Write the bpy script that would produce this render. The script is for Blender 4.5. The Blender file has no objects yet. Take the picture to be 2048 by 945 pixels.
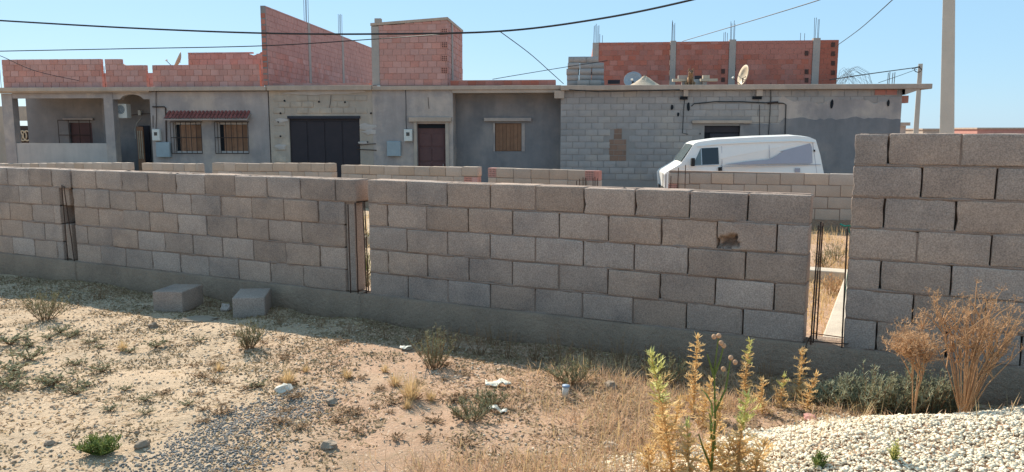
import bpy, math, random
import numpy as np
from mathutils import Vector, Matrix, noise
R = math.radians
rnd = random.Random(7)
scene = bpy.context.scene
col = scene.collection

# ---------------------------------------------------------------- camera
CH = 1.75; FPX = 1560.0; PITCH = math.atan(212 / FPX)
cd = bpy.data.cameras.new('camera'); cam = bpy.data.objects.new('camera', cd); col.objects.link(cam)
cam.location = (0, 0, CH); cam.rotation_euler = (R(90) - PITCH, 0, 0)
cd.sensor_width = 36; cd.lens = FPX / 2048 * 36; cd.clip_start = .05; cd.clip_end = 3000
scene.camera = cam
# ---------------------------------------------------------------- sky and sun
SUN_AZ, SUN_EL = -32.0, 37.0        # azimuth from +Y towards +X, elevation
w = bpy.data.worlds.new('World'); scene.world = w; w.use_nodes = True
nt = w.node_tree; bg = nt.nodes['Background']
sky = nt.nodes.new('ShaderNodeTexSky'); sky.sky_type = 'NISHITA'; sky.sun_disc = False
sky.sun_elevation = R(SUN_EL); sky.sun_rotation = R(SUN_AZ)
sky.altitude = 600; sky.air_density = 1.0; sky.dust_density = 0.4; sky.ozone_density = 2.0
mx = nt.nodes.new('ShaderNodeMix'); mx.data_type = 'RGBA'; mx.inputs[0].default_value = .66     # bright, hazy, evenly lit air
mx.inputs[7].default_value = (3.9, 6.8, 9.4, 1); nt.links.new(sky.outputs[0], mx.inputs[6])
nt.links.new(mx.outputs[2], bg.inputs[0]); bg.inputs[1].default_value = 0.071
sd = bpy.data.lights.new('sun', 'SUN'); sun = bpy.data.objects.new('sun', sd); col.objects.link(sun)
sd.energy = 4.8; sd.angle = R(.5); sd.color = (1, .91, .77)
ts = Vector((math.sin(R(SUN_AZ)) * math.cos(R(SUN_EL)), math.cos(R(SUN_AZ)) * math.cos(R(SUN_EL)), math.sin(R(SUN_EL))))
sun.rotation_euler = ts.to_track_quat('Z', 'Y').to_euler(); sun.location = ts * 40
vs = scene.view_settings; vs.view_transform = 'Standard'; vs.look = 'None'; vs.exposure = 0.72; vs.gamma = 1; vs.use_curve_mapping = False

# ---------------------------------------------------------------- helpers: rays of the surveyed photograph
ct, st = math.cos(PITCH), math.sin(PITCH)
def ray(px, py):
    a, b = px - 1024, 472.5 - py
    return Vector((a, FPX * ct + b * st, -FPX * st + b * ct))
def at(px, py, Y):
    d = ray(px, py); return Vector((0, 0, CH)) + d * (Y / d.y)

class Frame:
    def __init__(s, ox, oy, deg):
        s.o = Vector((ox, oy, 0)); s.deg = deg
        s.e = Vector((math.cos(R(deg)), math.sin(R(deg)), 0)); s.n = Vector((-s.e.y, s.e.x, 0))
    def world(s, p): return s.o + s.e * p[0] + s.n * p[1] + Vector((0, 0, p[2]))
    def hit(s, px, py, off=0.):
        d = ray(px, py); c = Vector((0, 0, CH))
        t = ((s.o + s.n * off - c).dot(s.n)) / d.dot(s.n)
        p = c + d * t; q = p - s.o
        return (q.dot(s.e), off, p.z)
    def u(s, px, py=260, off=0.): return s.hit(px, py, off)[0]
    def z(s, px, py, off=0.): return s.hit(px, py, off)[2]
WORLD = Frame(0, 0, 0)
NEAR = Frame(-1.296, 7.0, math.degrees(math.atan2(-.4417, .8972)))      # street wall: u right, v back
D1 = NEAR.o.dot(NEAR.n)
D2 = D1 * 2.62                                                          # back wall of the plot
_o = NEAR.o + NEAR.n * (D2 - D1)
BACK = Frame(_o.x, _o.y, NEAR.deg)
FAC = Frame(3.76, 26.2, -5)                                             # house fronts
STREET = -0.6

ORG = {}
def lab(o, label, cat, group=None, kind=None):
    if label: o['label'] = label
    if cat: o['category'] = cat
    if group: o['group'] = group
    if kind: o['kind'] = kind
    return o
def thing(name, label, cat, frame=WORLD, org=(0, 0, 0), group=None, rz=None):
    o = bpy.data.objects.new(name, None); col.objects.link(o); o.empty_display_size = .1
    o.location = frame.world(org); o.rotation_euler = (0, 0, R(frame.deg))
    ORG[o.name] = Vector(org); lab(o, label, cat, group); return o
def put(name, mesh, parent, loc=(0, 0, 0), rot=(0, 0, 0), scl=(1, 1, 1)):
    """link a mesh as a part at frame coordinates of its thing"""
    o = bpy.data.objects.new(name, mesh); col.objects.link(o)
    l = Vector(loc)
    if parent is not None:
        o.parent = parent
        l = l - ORG.get(parent.name, Vector((0, 0, 0)))
    o.location = l; o.rotation_euler = rot; o.scale = scl
    return o

class MB:
    def __init__(s): s.v = []; s.f = []
    def add(s, vs_, fs_):
        b = len(s.v); s.v += [tuple(p) for p in vs_]; s.f += [tuple(b + i for i in f) for f in fs_]; return s
    def box(s, x0, x1, y0, y1, z0, z1):
        return s.add([(x0, y0, z0), (x1, y0, z0), (x1, y1, z0), (x0, y1, z0), (x0, y0, z1), (x1, y0, z1), (x1, y1, z1), (x0, y1, z1)],
                     [(0, 3, 2, 1), (4, 5, 6, 7), (0, 1, 5, 4), (1, 2, 6, 5), (2, 3, 7, 6), (3, 0, 4, 7)])
    def tube(s, pts, rad, n=6, cap=True):
        pts = [Vector(p) for p in pts]; m = len(pts)
        if not hasattr(rad, '__len__'): rad = [rad] * m
        b = len(s.v)
        for i, p in enumerate(pts):
            t = (pts[min(i + 1, m - 1)] - pts[max(i - 1, 0)])
            if t.length < 1e-9: t = Vector((0, 0, 1))
            t.normalize()
            a = Vector((0, 0, 1)) if abs(t.z) < .9 else Vector((1, 0, 0))
            x = t.cross(a).normalized(); y = t.cross(x)
            for k in range(n):
                q = p + (x * math.cos(2 * math.pi * k / n) + y * math.sin(2 * math.pi * k / n)) * rad[i]
                s.v.append(tuple(q))
        for i in range(m - 1):
            for k in range(n):
                s.f.append((b + i * n + k, b + i * n + (k + 1) % n, b + (i + 1) * n + (k + 1) % n, b + (i + 1) * n + k))
        if cap:
            s.f.append(tuple(b + k for k in range(n))[::-1]); s.f.append(tuple(b + (m - 1) * n + k for k in range(n)))
        return s
    def mesh(s, name, mat=None, smooth=False):
        me = bpy.data.meshes.new(name); me.from_pydata([tuple(p) for p in s.v], [], s.f)
        if mat: me.materials.append(mat)
        if smooth: me.polygons.foreach_set('use_smooth', [True] * len(me.polygons))
        me.update(); return me
    def part(s, name, mat, parent, smooth=False, at_=None, bev=0):
        """vertices are frame coordinates of the parent's frame"""
        o0 = ORG.get(parent.name, Vector((0, 0, 0))) if parent is not None else Vector((0, 0, 0))
        c = Vector(at_) if at_ is not None else o0
        s.v = [(p[0] - c[0], p[1] - c[1], p[2] - c[2]) for p in s.v]
        o = bpy.data.objects.new(name, s.mesh(name, mat, smooth)); col.objects.link(o)
        if parent is not None: o.parent = parent
        o.location = c - o0
        ORG[o.name] = c
        if bev:
            m = o.modifiers.new('bevel', 'BEVEL'); m.width = bev; m.segments = 2; m.limit_method = 'ANGLE'
        return o

def nz(x, y, z=0., s=1.): return noise.noise(Vector((x * s, y * s, z * s)))
def sm(a, b, x):
    t = min(1, max(0, (x - a) / (b - a))); return t * t * (3 - 2 * t)

# ---------------------------------------------------------------- materials
def nodes(name, rough=.9):
    m = bpy.data.materials.new(name); m.use_nodes = True
    t = m.node_tree; p = t.nodes['Principled BSDF']; p.inputs['Roughness'].default_value = rough
    p.inputs['Specular IOR Level'].default_value = .25
    return m, t, p
def N(t, typ, **kw):
    n = t.nodes.new(typ)
    for k, v in kw.items(): setattr(n, k, v)
    return n
def link(t, a, b): t.links.new(a, b)
def noise_n(t, pos, scale, detail=4, rough=.6):
    n = N(t, 'ShaderNodeTexNoise'); n.inputs['Scale'].default_value = scale; n.inputs['Detail'].default_value = detail
    n.inputs['Roughness'].default_value = rough; link(t, pos, n.inputs['Vector']); return n.outputs['Fac']
def ramp(t, fac, a, b, ca=(0, 0, 0, 1), cb=(1, 1, 1, 1)):
    r = N(t, 'ShaderNodeValToRGB'); r.color_ramp.elements[0].position = a; r.color_ramp.elements[1].position = b
    r.color_ramp.elements[0].color = ca; r.color_ramp.elements[1].color = cb; link(t, fac, r.inputs[0]); return r.outputs[0]
def mix(t, fac, a, b, mode='MIX'):
    m = N(t, 'ShaderNodeMix', data_type='RGBA', blend_type=mode)
    for s_, v in ((m.inputs[0], fac), (m.inputs[6], a), (m.inputs[7], b)):
        if isinstance(v, (int, float)): s_.default_value = v
        elif isinstance(v, (tuple, list)): s_.default_value = (*v[:3], 1)
        else: link(t, v, s_)
    return m.outputs[2]
def mat(name, c1, c2, scale=3., bump=.3, bscale=60., rough=.92, speck=0., orand=0., hrand=0., patch=None, metal=0., bdist=.01, sscale=140., trans=0., streak=0.):
    m, t, p = nodes(name, rough)
    pos = N(t, 'ShaderNodeNewGeometry').outputs['Position']
    c = mix(t, ramp(t, noise_n(t, pos, scale, 6, .65), .3, .7), c1, c2)
    if patch:   # (colour, noise scale, low, high)
        c = mix(t, ramp(t, noise_n(t, pos, patch[1], 5, .6), patch[2], patch[3]), c, patch[0])
    if streak:
        mp = N(t, 'ShaderNodeMapping'); mp.inputs['Scale'].default_value = (2.4, 2.4, .5); link(t, pos, mp.inputs[0])
        c = mix(t, 1., c, ramp(t, noise_n(t, mp.outputs[0], 1.1, 5, .65), .38, .62, (1 - streak,) * 3 + (1,), (1 + streak * .5,) * 3 + (1,)), 'MULTIPLY')
    if speck:
        f = ramp(t, noise_n(t, pos, sscale, 2, .7), .36, .64, (1 - speck,) * 3 + (1,), (1 + speck,) * 3 + (1,))
        c = mix(t, 1., c, f, 'MULTIPLY')
    if orand or hrand:
        oi = N(t, 'ShaderNodeObjectInfo').outputs['Random']
        h = N(t, 'ShaderNodeHueSaturation')
        mr = N(t, 'ShaderNodeMapRange'); mr.inputs[3].default_value = 1 - orand; mr.inputs[4].default_value = 1 + orand
        link(t, oi, mr.inputs[0]); link(t, mr.outputs[0], h.inputs['Value'])
        if hrand:
            mu = N(t, 'ShaderNodeMath', operation='MULTIPLY'); mu.inputs[1].default_value = 7.31; link(t, oi, mu.inputs[0])
            fr = N(t, 'ShaderNodeMath', operation='FRACT'); link(t, mu.outputs[0], fr.inputs[0])
            m2 = N(t, 'ShaderNodeMapRange'); m2.inputs[3].default_value = 1 - hrand; m2.inputs[4].default_value = 1 + hrand
            link(t, fr.outputs[0], m2.inputs[0]); link(t, m2.outputs[0], h.inputs['Saturation'])
        link(t, c, h.inputs['Color']); c = h.outputs[0]
    link(t, c, p.inputs['Base Color']); p.inputs['Metallic'].default_value = metal
    if bump:
        b = N(t, 'ShaderNodeBump'); b.inputs['Strength'].default_value = bump; b.inputs['Distance'].default_value = bdist
        link(t, noise_n(t, pos, bscale, 5, .7), b.inputs['Height']); link(t, b.outputs[0], p.inputs['Normal'])
    if trans:
        tr = N(t, 'ShaderNodeBsdfTranslucent'); link(t, c, tr.inputs[0])
        ms = N(t, 'ShaderNodeMixShader'); ms.inputs[0].default_value = trans
        link(t, p.outputs[0], ms.inputs[1]); link(t, tr.outputs[0], ms.inputs[2])
        link(t, ms.outputs[0], t.nodes['Material Output'].inputs[0])
    return m
M = {}
M['block'] = mat('block', (.43, .325, .26), (.35, .265, .215), 4, .6, 90, speck=.24, orand=.12, hrand=.14, patch=((.26, .205, .175), 1.9, .48, .7), sscale=110)
M['mortar'] = mat('mortar', (.32, .235, .19), (.235, .175, .14), 7, .6, 70, speck=.15)
M['plinth'] = mat('plinth', (.36, .255, .18), (.26, .185, .135), 3, 1., 22, speck=.18, patch=((.38, .26, .18), 1.3, .5, .75), bdist=.03, streak=.09)
M['slabtop'] = mat('slabtop', (.58, .49, .38), (.45, .38, .3), 4, .5, 40, speck=.12)
M['bblock'] = mat('back_block', (.46, .355, .28), (.38, .30, .24), 3, .4, 60, speck=.15, orand=.1, hrand=.15)
M['greyblock'] = mat('grey_block', (.36, .325, .305), (.29, .27, .26), 2, .4, 40, speck=.1, orand=.08, patch=((.41, .35, .30), .8, .5, .72))
M['greymortar'] = mat('grey_mortar', (.31, .28, .26), (.26, .24, .225), 3, .4, 50)
M['plaster'] = mat('plaster', (.40, .335, .305), (.28, .25, .24), 1.3, .5, 14, speck=.08, patch=((.47, .385, .33), .8, .48, .62), streak=.09)
M['plaster_tan'] = mat('plaster_tan', (.47, .38, .30), (.35, .295, .25), 1.1, .6, 9, speck=.08, patch=((.58, .46, .35), .9, .56, .7), streak=.09)
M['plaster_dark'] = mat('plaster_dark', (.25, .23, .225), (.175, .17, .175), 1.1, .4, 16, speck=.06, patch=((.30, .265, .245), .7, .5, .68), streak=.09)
M['plaster_pale'] = mat('plaster_pale', (.52, .45, .40), (.42, .37, .34), 1.4, .3, 12, streak=.09)
M['slab'] = mat('slab', (.48, .37, .29), (.38, .30, .245), 1.5, .4, 18, speck=.08, streak=.09)
M['brick'] = mat('brick', (.54, .285, .24), (.455, .23, .195), 2, .3, 50, speck=.06, orand=.09, hrand=.12)
M['brick_red'] = mat('brick_red', (.45, .17, .125), (.38, .14, .105), 2, .3, 50, speck=.05, orand=.1, hrand=.1)
M['brickmortar'] = mat('brick_mortar', (.46, .27, .22), (.38, .22, .18), 4, .3, 40)
M['concrete'] = mat('concrete', (.40, .35, .31), (.32, .285, .26), 2, .3, 25, speck=.08)
M['wood'] = mat('wood', (.31, .165, .095), (.22, .115, .07), 6, .2, 30, .7, orand=.2)
M['wood_pale'] = mat('wood_pale', (.5, .43, .33), (.4, .34, .26), 6, .2, 30, .8, orand=.15)
M['door_red'] = mat('door_red', (.13, .065, .06), (.1, .05, .05), 4, .2, 20, .6)
M['garage'] = mat('garage', (.035, .028, .034), (.025, .022, .028), 3, .2, 20, .55)
M['darkpaint'] = mat('darkpaint', (.02, .022, .035), (.03, .03, .04), 4, .2, 20, .5)
M['dark'] = mat('dark', (.018, .02, .024), (.012, .014, .018), 4, 0, 10, .9)
M['iron'] = mat('iron', (.05, .04, .038), (.08, .05, .04), 20, .2, 80, .7, metal=.3)
M['rebar'] = mat('rebar', (.11, .06, .04), (.065, .042, .034), 30, .5, 200, .8, metal=.2)
M['tile_red'] = mat('tile_red', (.27, .085, .07), (.2, .065, .055), 5, .2, 40, .7, orand=.15)
M['white_plastic'] = mat('white_plastic', (.68, .66, .6), (.6, .58, .53), 4, .05, 20, .5)
M['grey_metal'] = mat('grey_metal', (.33, .38, .4), (.27, .31, .33), 3, .1, 30, .55)
M['cable'] = mat('cable', (.02, .02, .022), (.03, .03, .03), 10, 0, 10, .6)
M['pole'] = mat('pole', (.56, .51, .43), (.47, .43, .37), 1.2, .3, 30, speck=.08)
M['paint'] = mat('van_paint', (.82, .80, .76), (.78, .76, .72), 2, 0, 10, .35)
M['decal'] = mat('van_decal', (.36, .36, .41), (.33, .33, .38), 2, 0, 10, .4)
M['rubber'] = mat('rubber', (.02, .02, .02), (.03, .03, .03), 9, .1, 60, .8)
M['chrome'] = mat('hub_steel', (.5, .5, .5), (.4, .4, .4), 9, 0, 60, .4, metal=.7)
M['lamp_orange'] = mat('lamp_orange', (.6, .2, .03), (.5, .16, .03), 9, 0, 60, .3)
M['dish'] = mat('dish', (.62, .5, .36), (.5, .4, .28), 4, .1, 30, .6)
M['dish_grey'] = mat('dish_grey', (.36, .4, .43), (.3, .33, .36), 4, .1, 30, .5)
M['gravel'] = mat('gravel', (.84, .735, .555), (.68, .57, .42), 22, .3, 60, orand=0, speck=.3, sscale=38)
M['greygravel'] = mat('grey_gravel', (.31, .285, .255), (.18, .17, .16), 25, .3, 60, speck=.3, sscale=40)
M['pebble'] = mat('pebble', (.58, .47, .35), (.42, .33, .24), 30, .3, 60, speck=.25, sscale=35)
M['clod'] = mat('clod', (.42, .29, .19), (.32, .22, .15), 12, .6, 40, speck=.2)
M['rock_white'] = mat('rock_white', (.72, .66, .56), (.58, .51, .42), 12, .6, 40)
M['rock_grey'] = mat('rock_grey', (.34, .26, .19), (.25, .195, .145), 12, .6, 40, orand=.2)
M['straw'] = mat('straw', (.68, .50, .27), (.54, .38, .19), 14, 0, 10, .8, trans=.35)
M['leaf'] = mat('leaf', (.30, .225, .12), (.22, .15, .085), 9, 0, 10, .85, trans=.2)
M['straw_dark'] = mat('straw_dark', (.36, .24, .14), (.27, .165, .09), 14, 0, 10, .85, trans=.3)
M['straw_red'] = mat('straw_red', (.64, .44, .29), (.50, .33, .205), 14, 0, 10, .85, trans=.35)
M['artemisia'] = mat('artemisia', (.25, .235, .13), (.17, .165, .085), 18, 0, 10, .85, trans=.25)
M['artemisia_pale'] = mat('artemisia_pale', (.38, .38, .26), (.26, .275, .17), 18, 0, 10, .85, trans=.3)
M['green'] = mat('green', (.20, .24, .06), (.13, .17, .045), 18, 0, 10, .8, trans=.3)
M['thistle_gold'] = mat('thistle_gold', (.80, .58, .28), (.62, .42, .19), 10, 0, 10, .7, trans=.35)
M['thistle_green'] = mat('thistle_green', (.66, .62, .24), (.50, .49, .17), 16, 0, 10, .7, trans=.3)
M['fennel'] = mat('fennel', (.58, .37, .21), (.45, .275, .15), 16, 0, 10, .85, trans=.3)
M['cellbrown'] = mat('cellbrown', (.10, .055, .045), (.07, .04, .035), 9, 0, 10, .9)
M['fur'] = mat('fur', (.32, .19, .1), (.2, .12, .07), 14, .3, 90, .9)
M['furdark'] = mat('furdark', (.05, .04, .035), (.08, .06, .045), 14, .3, 90, .9)
M['shoot'] = mat('plastic_rag', (.72, .68, .56), (.62, .57, .46), 12, .4, 30, .5)
M['blue_tag'] = mat('blue_print', (.3, .38, .5), (.25, .32, .42), 12, 0, 30, .5)
M['green_tie'] = mat('green_tie', (.03, .28, .2), (.03, .22, .16), 12, 0, 30, .5)
mg, tg, pg = nodes('glass', .08); pg.inputs['Base Color'].default_value = (.02, .025, .03, 1); pg.inputs['Specular IOR Level'].default_value = .6; M['glass'] = mg
mg, tg, pg = nodes('windscreen', .1); pg.inputs['Base Color'].default_value = (.12, .15, .15, 1); pg.inputs['Specular IOR Level'].default_value = .8; M['screen'] = mg

# ---------------------------------------------------------------- ground
_rs = np.random.RandomState(3); _LAT = _rs.rand(256, 256)
def vn(x, y, s=1.):
    x = np.asarray(x, float) * s + 1000.; y = np.asarray(y, float) * s + 1000.
    xi = np.floor(x).astype(int); yi = np.floor(y).astype(int); fx = x - xi; fy = y - yi
    fx = fx * fx * (3 - 2 * fx); fy = fy * fy * (3 - 2 * fy)
    g = lambda a, b: _LAT[a % 256, b % 256]
    return (g(xi, yi) * (1 - fx) + g(xi + 1, yi) * fx) * (1 - fy) + (g(xi, yi + 1) * (1 - fx) + g(xi + 1, yi + 1) * fx) * fy - .5
def smn(a, b, x):
    t = np.clip((x - a) / (b - a), 0, 1); return t * t * (3 - 2 * t)
def gravel_d(x, y): return 3.55 + .37 * x - y                  # distance inside the gravel heap's edge
def mound_f(x, y): return smn(-.15, .8, gravel_d(x, y) + .2 * vn(x, y, 1.6)) * smn(-.3, 1.7, x) * smn(-1.5, 1.5, y)
def gravel_m(x, y): return smn(-.05, .12, gravel_d(x, y) + .22 * vn(x, y, 2.1) + .12 * vn(x, y, 7.)) * smn(.1, .75, x + .6 * vn(x, y, 2.4))
def gz(x, y):
    x = np.asarray(x, float); y = np.asarray(y, float)
    p = NEAR.n.x * x + NEAR.n.y * y - D1                       # behind (+) or in front (-) of the street wall
    u = NEAR.e.x * (x - NEAR.o.x) + NEAR.e.y * (y - NEAR.o.y)
    front = smn(.05, 1.2, -p) * (.035 + .085 * smn(-3.5, 3.5, u))
    mound = .22 * mound_f(x, y)
    far = -.05 * smn(0, 8, p) - .55 * smn(D2 - D1 + .4, D2 - D1 + 1.7, p)
    near = 1 - smn(12, 30, np.hypot(x, y))
    n = near * (.05 * vn(x, y, .9) + .028 * vn(x, y, 2.7) + .016 * vn(x, y, 7.3) + .010 * vn(x, y, 17.)) * smn(-.1, .5, np.abs(p)) + .09 * np.clip(vn(x, y, 2.2) + .15, 0, 1) * np.where(p < .1, 1 - smn(.1, .55, -p), 0)
    return front + mound + far + n
def gpt(px, py):
    d = ray(px, py); z = 0.05
    for _ in range(12):
        t = (z - CH) / d.z; z = float(gz(d.x * t, d.y * t))
    return Vector((d.x * t, d.y * t, z))

def axis(lo, hi, dlo, dhi, step, growth=1.25):
    a = list(np.arange(dlo, dhi, step)); s_ = step; v = a[-1]
    while v < hi: s_ *= growth; v += s_; a.append(v)
    s_ = step; v = dlo; pre = []
    while v > lo: s_ *= growth; v -= s_; pre.append(v)
    return np.array(pre[::-1] + a)
gx = axis(-1500, 1500, -8.5, 4.6, .045); gy = axis(-300, 2500, 2.6, 9.3, .045)
X, Y = np.meshgrid(gx, gy); Z = gz(X, Y)
nx_, ny_ = len(gx), len(gy)
verts = np.stack([X.ravel(), Y.ravel(), Z.ravel()], 1)
ii = (np.arange(ny_ - 1)[:, None] * nx_ + np.arange(nx_ - 1)[None]).ravel()
quads = np.stack([ii, ii + 1, ii + 1 + nx_, ii + nx_], 1)
def np_mesh(name, V, F, mt, smooth=False):
    me = bpy.data.meshes.new(name); V = np.asarray(V, np.float32); F = np.asarray(F, np.int32); k = F.shape[1]
    me.vertices.add(len(V)); me.vertices.foreach_set('co', V.ravel())
    me.loops.add(F.size); me.loops.foreach_set('vertex_index', F.ravel())
    me.polygons.add(len(F)); me.polygons.foreach_set('loop_start', np.arange(0, F.size, k, dtype=np.int32))
    if smooth: me.polygons.foreach_set('use_smooth', np.ones(len(F), bool))
    me.materials.append(mt); me.update(calc_edges=True); me.validate(); return me
def ground_material():
    m, t, p = nodes('soil', .95)
    pos = N(t, 'ShaderNodeNewGeometry').outputs['Position']
    sep = N(t, 'ShaderNodeSeparateXYZ'); link(t, pos, sep.inputs[0])
    c = mix(t, ramp(t, noise_n(t, pos, 1.7, 6, .65), .35, .68), (.49, .315, .21), (.40, .255, .165))
    # paler, stonier soil on one side of the plot
    nx = N(t, 'ShaderNodeMath', operation='MULTIPLY_ADD'); link(t, sep.outputs[0], nx.inputs[0]); nx.inputs[1].default_value = -.28
    link(t, noise_n(t, pos, .8, 5, .6), nx.inputs[2])
    c = mix(t, ramp(t, nx.outputs[0], .75, 1.25), c, (.51, .375, .25))
    c = mix(t, ramp(t, noise_n(t, pos, 6, 6, .7), .52, .72), c, (.31, .22, .135))
    c = mix(t, ramp(t, noise_n(t, pos, 45, 3, .7), .58, .72), c, (.30, .215, .14))
    c = mix(t, ramp(t, noise_n(t, pos, 60, 3, .7), .60, .70), c, (.68, .56, .42))
    link(t, c, p.inputs['Base Color'])
    b = N(t, 'ShaderNodeBump'); b.inputs['Strength'].default_value = .8; b.inputs['Distance'].default_value = .02
    link(t, noise_n(t, pos, 38, 6, .75), b.inputs['Height']); link(t, b.outputs[0], p.inputs['Normal'])
    return m
M['soil'] = ground_material()
g = bpy.data.objects.new('ground', np_mesh('ground', verts, quads, M['soil'], True)); col.objects.link(g); g['kind'] = 'structure'

# ---------------------------------------------------------------- blocks
def block_mesh(name, L, H, D, mt, seed, nx=10, ny=3, nzz=5, rad=.007, rough=.003, broken=None):
    """rounded, worn block; origin at lower front corner: x 0..L, y 0..D, z 0..H"""
    idx = {}; V = []; F = []
    def gr(i, n, S):                       # rings of vertices close to the arrises keep the faces flat
        if n < 3 or rad <= 0: return S * i / n
        if i == 0: return 0.
        if i == n: return S
        return rad * 1.3 + (S - 2.6 * rad) * (i - 1) / (n - 2)
    def vid(i, j, k):
        key = (i, j, k)
        if key not in idx:
            p = Vector((gr(i, nx, L), gr(j, ny, D), gr(k, nzz, H)))
            lo = Vector((rad,) * 3); hi = Vector((L - rad, D - rad, H - rad))
            q = Vector(tuple(min(hi[a], max(lo[a], p[a])) for a in range(3)))
            d = p - q
            if d.length > 1e-9: p = q + d.normalized() * rad
            s = Vector((seed * 7.3, seed * 3.1, seed * 1.7))
            edge = sum(1 for a, h in zip(p, (L, D, H)) if a < .02 or a > h - .02)
            amp = rough * (.35 if edge < 2 else .8)
            nv = noise.noise_vector(p * 17 + s) + noise.noise_vector(p * 45 + s) * .6
            p = p + nv * amp
            if edge >= 2:
                c = noise.noise(p * 9 + s)
                if c > .34: p = p + (Vector((L / 2, D / 2, H / 2)) - p).normalized() * (c - .34) * .03
            if broken:
                bx, bz, br, bd = broken
                dx = (p.x - bx); dz = (p.z - bz)
                rr = math.hypot(dx * .8, dz * 1.25) + .035 * noise.noise(p * 28 + s)
                if p.y < D * .5 and rr < br: p.y += bd * (1 if rr < br * .6 else .45)
            idx[key] = len(V); V.append(p)
        return idx[key]
    for i in range(nx):
        for k in range(nzz):
            F.append((vid(i, 0, k), vid(i + 1, 0, k), vid(i + 1, 0, k + 1), vid(i, 0, k + 1)))
            F.append((vid(i, ny, k), vid(i, ny, k + 1), vid(i + 1, ny, k + 1), vid(i + 1, ny, k)))
        for j in range(ny):
            F.append((vid(i, j, 0), vid(i, j + 1, 0), vid(i + 1, j + 1, 0), vid(i + 1, j, 0)))
            F.append((vid(i, j, nzz), vid(i + 1, j, nzz), vid(i + 1, j + 1, nzz), vid(i, j + 1, nzz)))
    for j in range(ny):
        for k in range(nzz):
            F.append((vid(0, j, k), vid(0, j, k + 1), vid(0, j + 1, k + 1), vid(0, j + 1, k)))
            F.append((vid(nx, j, k), vid(nx, j + 1, k), vid(nx, j + 1, k + 1), vid(nx, j, k + 1)))
    me = bpy.data.meshes.new(name); me.from_pydata([tuple(v) for v in V], [], F); me.materials.append(mt)
    me.polygons.foreach_set('use_smooth', [True] * len(me.polygons)); me.update(); return me
_bank = {}
def bank(key, L, H, D, mt, n, **kw):
    if key not in _bank: _bank[key] = [block_mesh('block', L, H, D, mt, i + len(_bank) * 31, **kw) for i in range(n)]
    return _bank[key]
BL, BH, BJ, BD = .4065, .2005, .0085, .20
PIT = BL + BJ; CRS = .21
ZB = .263
def near_rows(w, u0, u1, ncourse, firsthalf, zb=ZB, ends=None, special=None):
    """one running-bond wall; returns nothing, adds blocks + mortar to thing w"""
    full = bank('full', BL, BH, BD, M['block'], 10); half = bank('half', BL / 2 - BJ / 2, BH, BD, M['block'], 5, nx=5)
    for r in range(ncourse):                       # r = 0 is the top course
        z = zb + (ncourse - 1 - r) * CRS
        u = u0; a, b = (ends[r] if ends else (u0, u1)); u = a
        first = (r % 2 == 0) == bool(firsthalf)
        while u < b - .04:
            ln = BL
            if first: ln = BL / 2 - BJ / 2; first = False
            ln2 = min(ln, b - u)
            if b - (u + ln2 + BJ) < .1 and b - u < BL * 1.45: ln2 = b - u
            src = full if ln2 > BL * .7 else half
            base = BL if src is full else BL / 2 - BJ / 2
            me = rnd.choice(src)
            key = (r, round((u - u0) / PIT, 1))
            if special and abs(u - special[1]) < .15 and r == special[0]: me = special[2]; base = BL
            put('block', me, w, (u, rnd.uniform(-.004, .005), z + rnd.uniform(-.003, .003)), (rnd.uniform(-.008, .008), rnd.uniform(-.006, .006), rnd.uniform(-.008, .008)), (ln2 / base, 1, 1))
            if u + ln2 < b - .05 and rnd.random() < .2:
                MB().box(u + ln2 - .004, u + ln2 + BJ + .004, rnd.uniform(.006, .014), .12, z, z + BH - rnd.uniform(0, .02)).part('mortar_joint', M['mortar'], w)
            u += ln2 + BJ
    # mortar: a core behind the faces and a bed under each course
    mb = MB()
    for r in range(ncourse):
        a, b = (ends[r] if ends else (u0, u1)); z = zb + (ncourse - 1 - r) * CRS
        ht_ = z + .203 if r == 0 else z + CRS
        if special and r == special[0]:
            mb.box(a + .012, special[1] - .02, .10, BD - .03, z, ht_); mb.box(special[1] + .2, b - .012, .10, BD - .03, z, ht_)
        else: mb.box(a + .012, b - .012, .10, BD - .03, z, ht_)
    mb.part('mortar_core', M['mortar'], w)
    for r in range(ncourse):
        a, b = (ends[r] if ends else (u0, u1)); z = zb + (ncourse - 1 - r) * CRS
        if r == 0 : pass
        m = MB(); n = int((b - a) / .05); top = []; 
        for i in range(n + 1):
            x = a + .005 + (b - a - .01) * i / n
            f = .0065 + .012 * nz(x * 9, z * 11) ; dz = .007 * nz(x * 14, z * 5 + 9)
            top.append((x, f, dz))
        V = []; 
        for x, f, dz in top: V += [(x, f, z - .012 - abs(dz)), (x, f - .003, z - .004), (x, f, z + .005 + dz), (x, BD - .012, z - .012), (x, BD - .012, z + .004)]
        Fs = []
        for i in range(n):
            o = i * 5
            Fs += [(o, o + 5, o + 6, o + 1), (o + 1, o + 6, o + 7, o + 2), (o + 2, o + 7, o + 9, o + 4), (o + 4, o + 9, o + 8, o + 3), (o + 3, o + 8, o + 5, o)]
        m.add(V, Fs); m.part('mortar_bed', M['mortar'], w, True)
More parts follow.
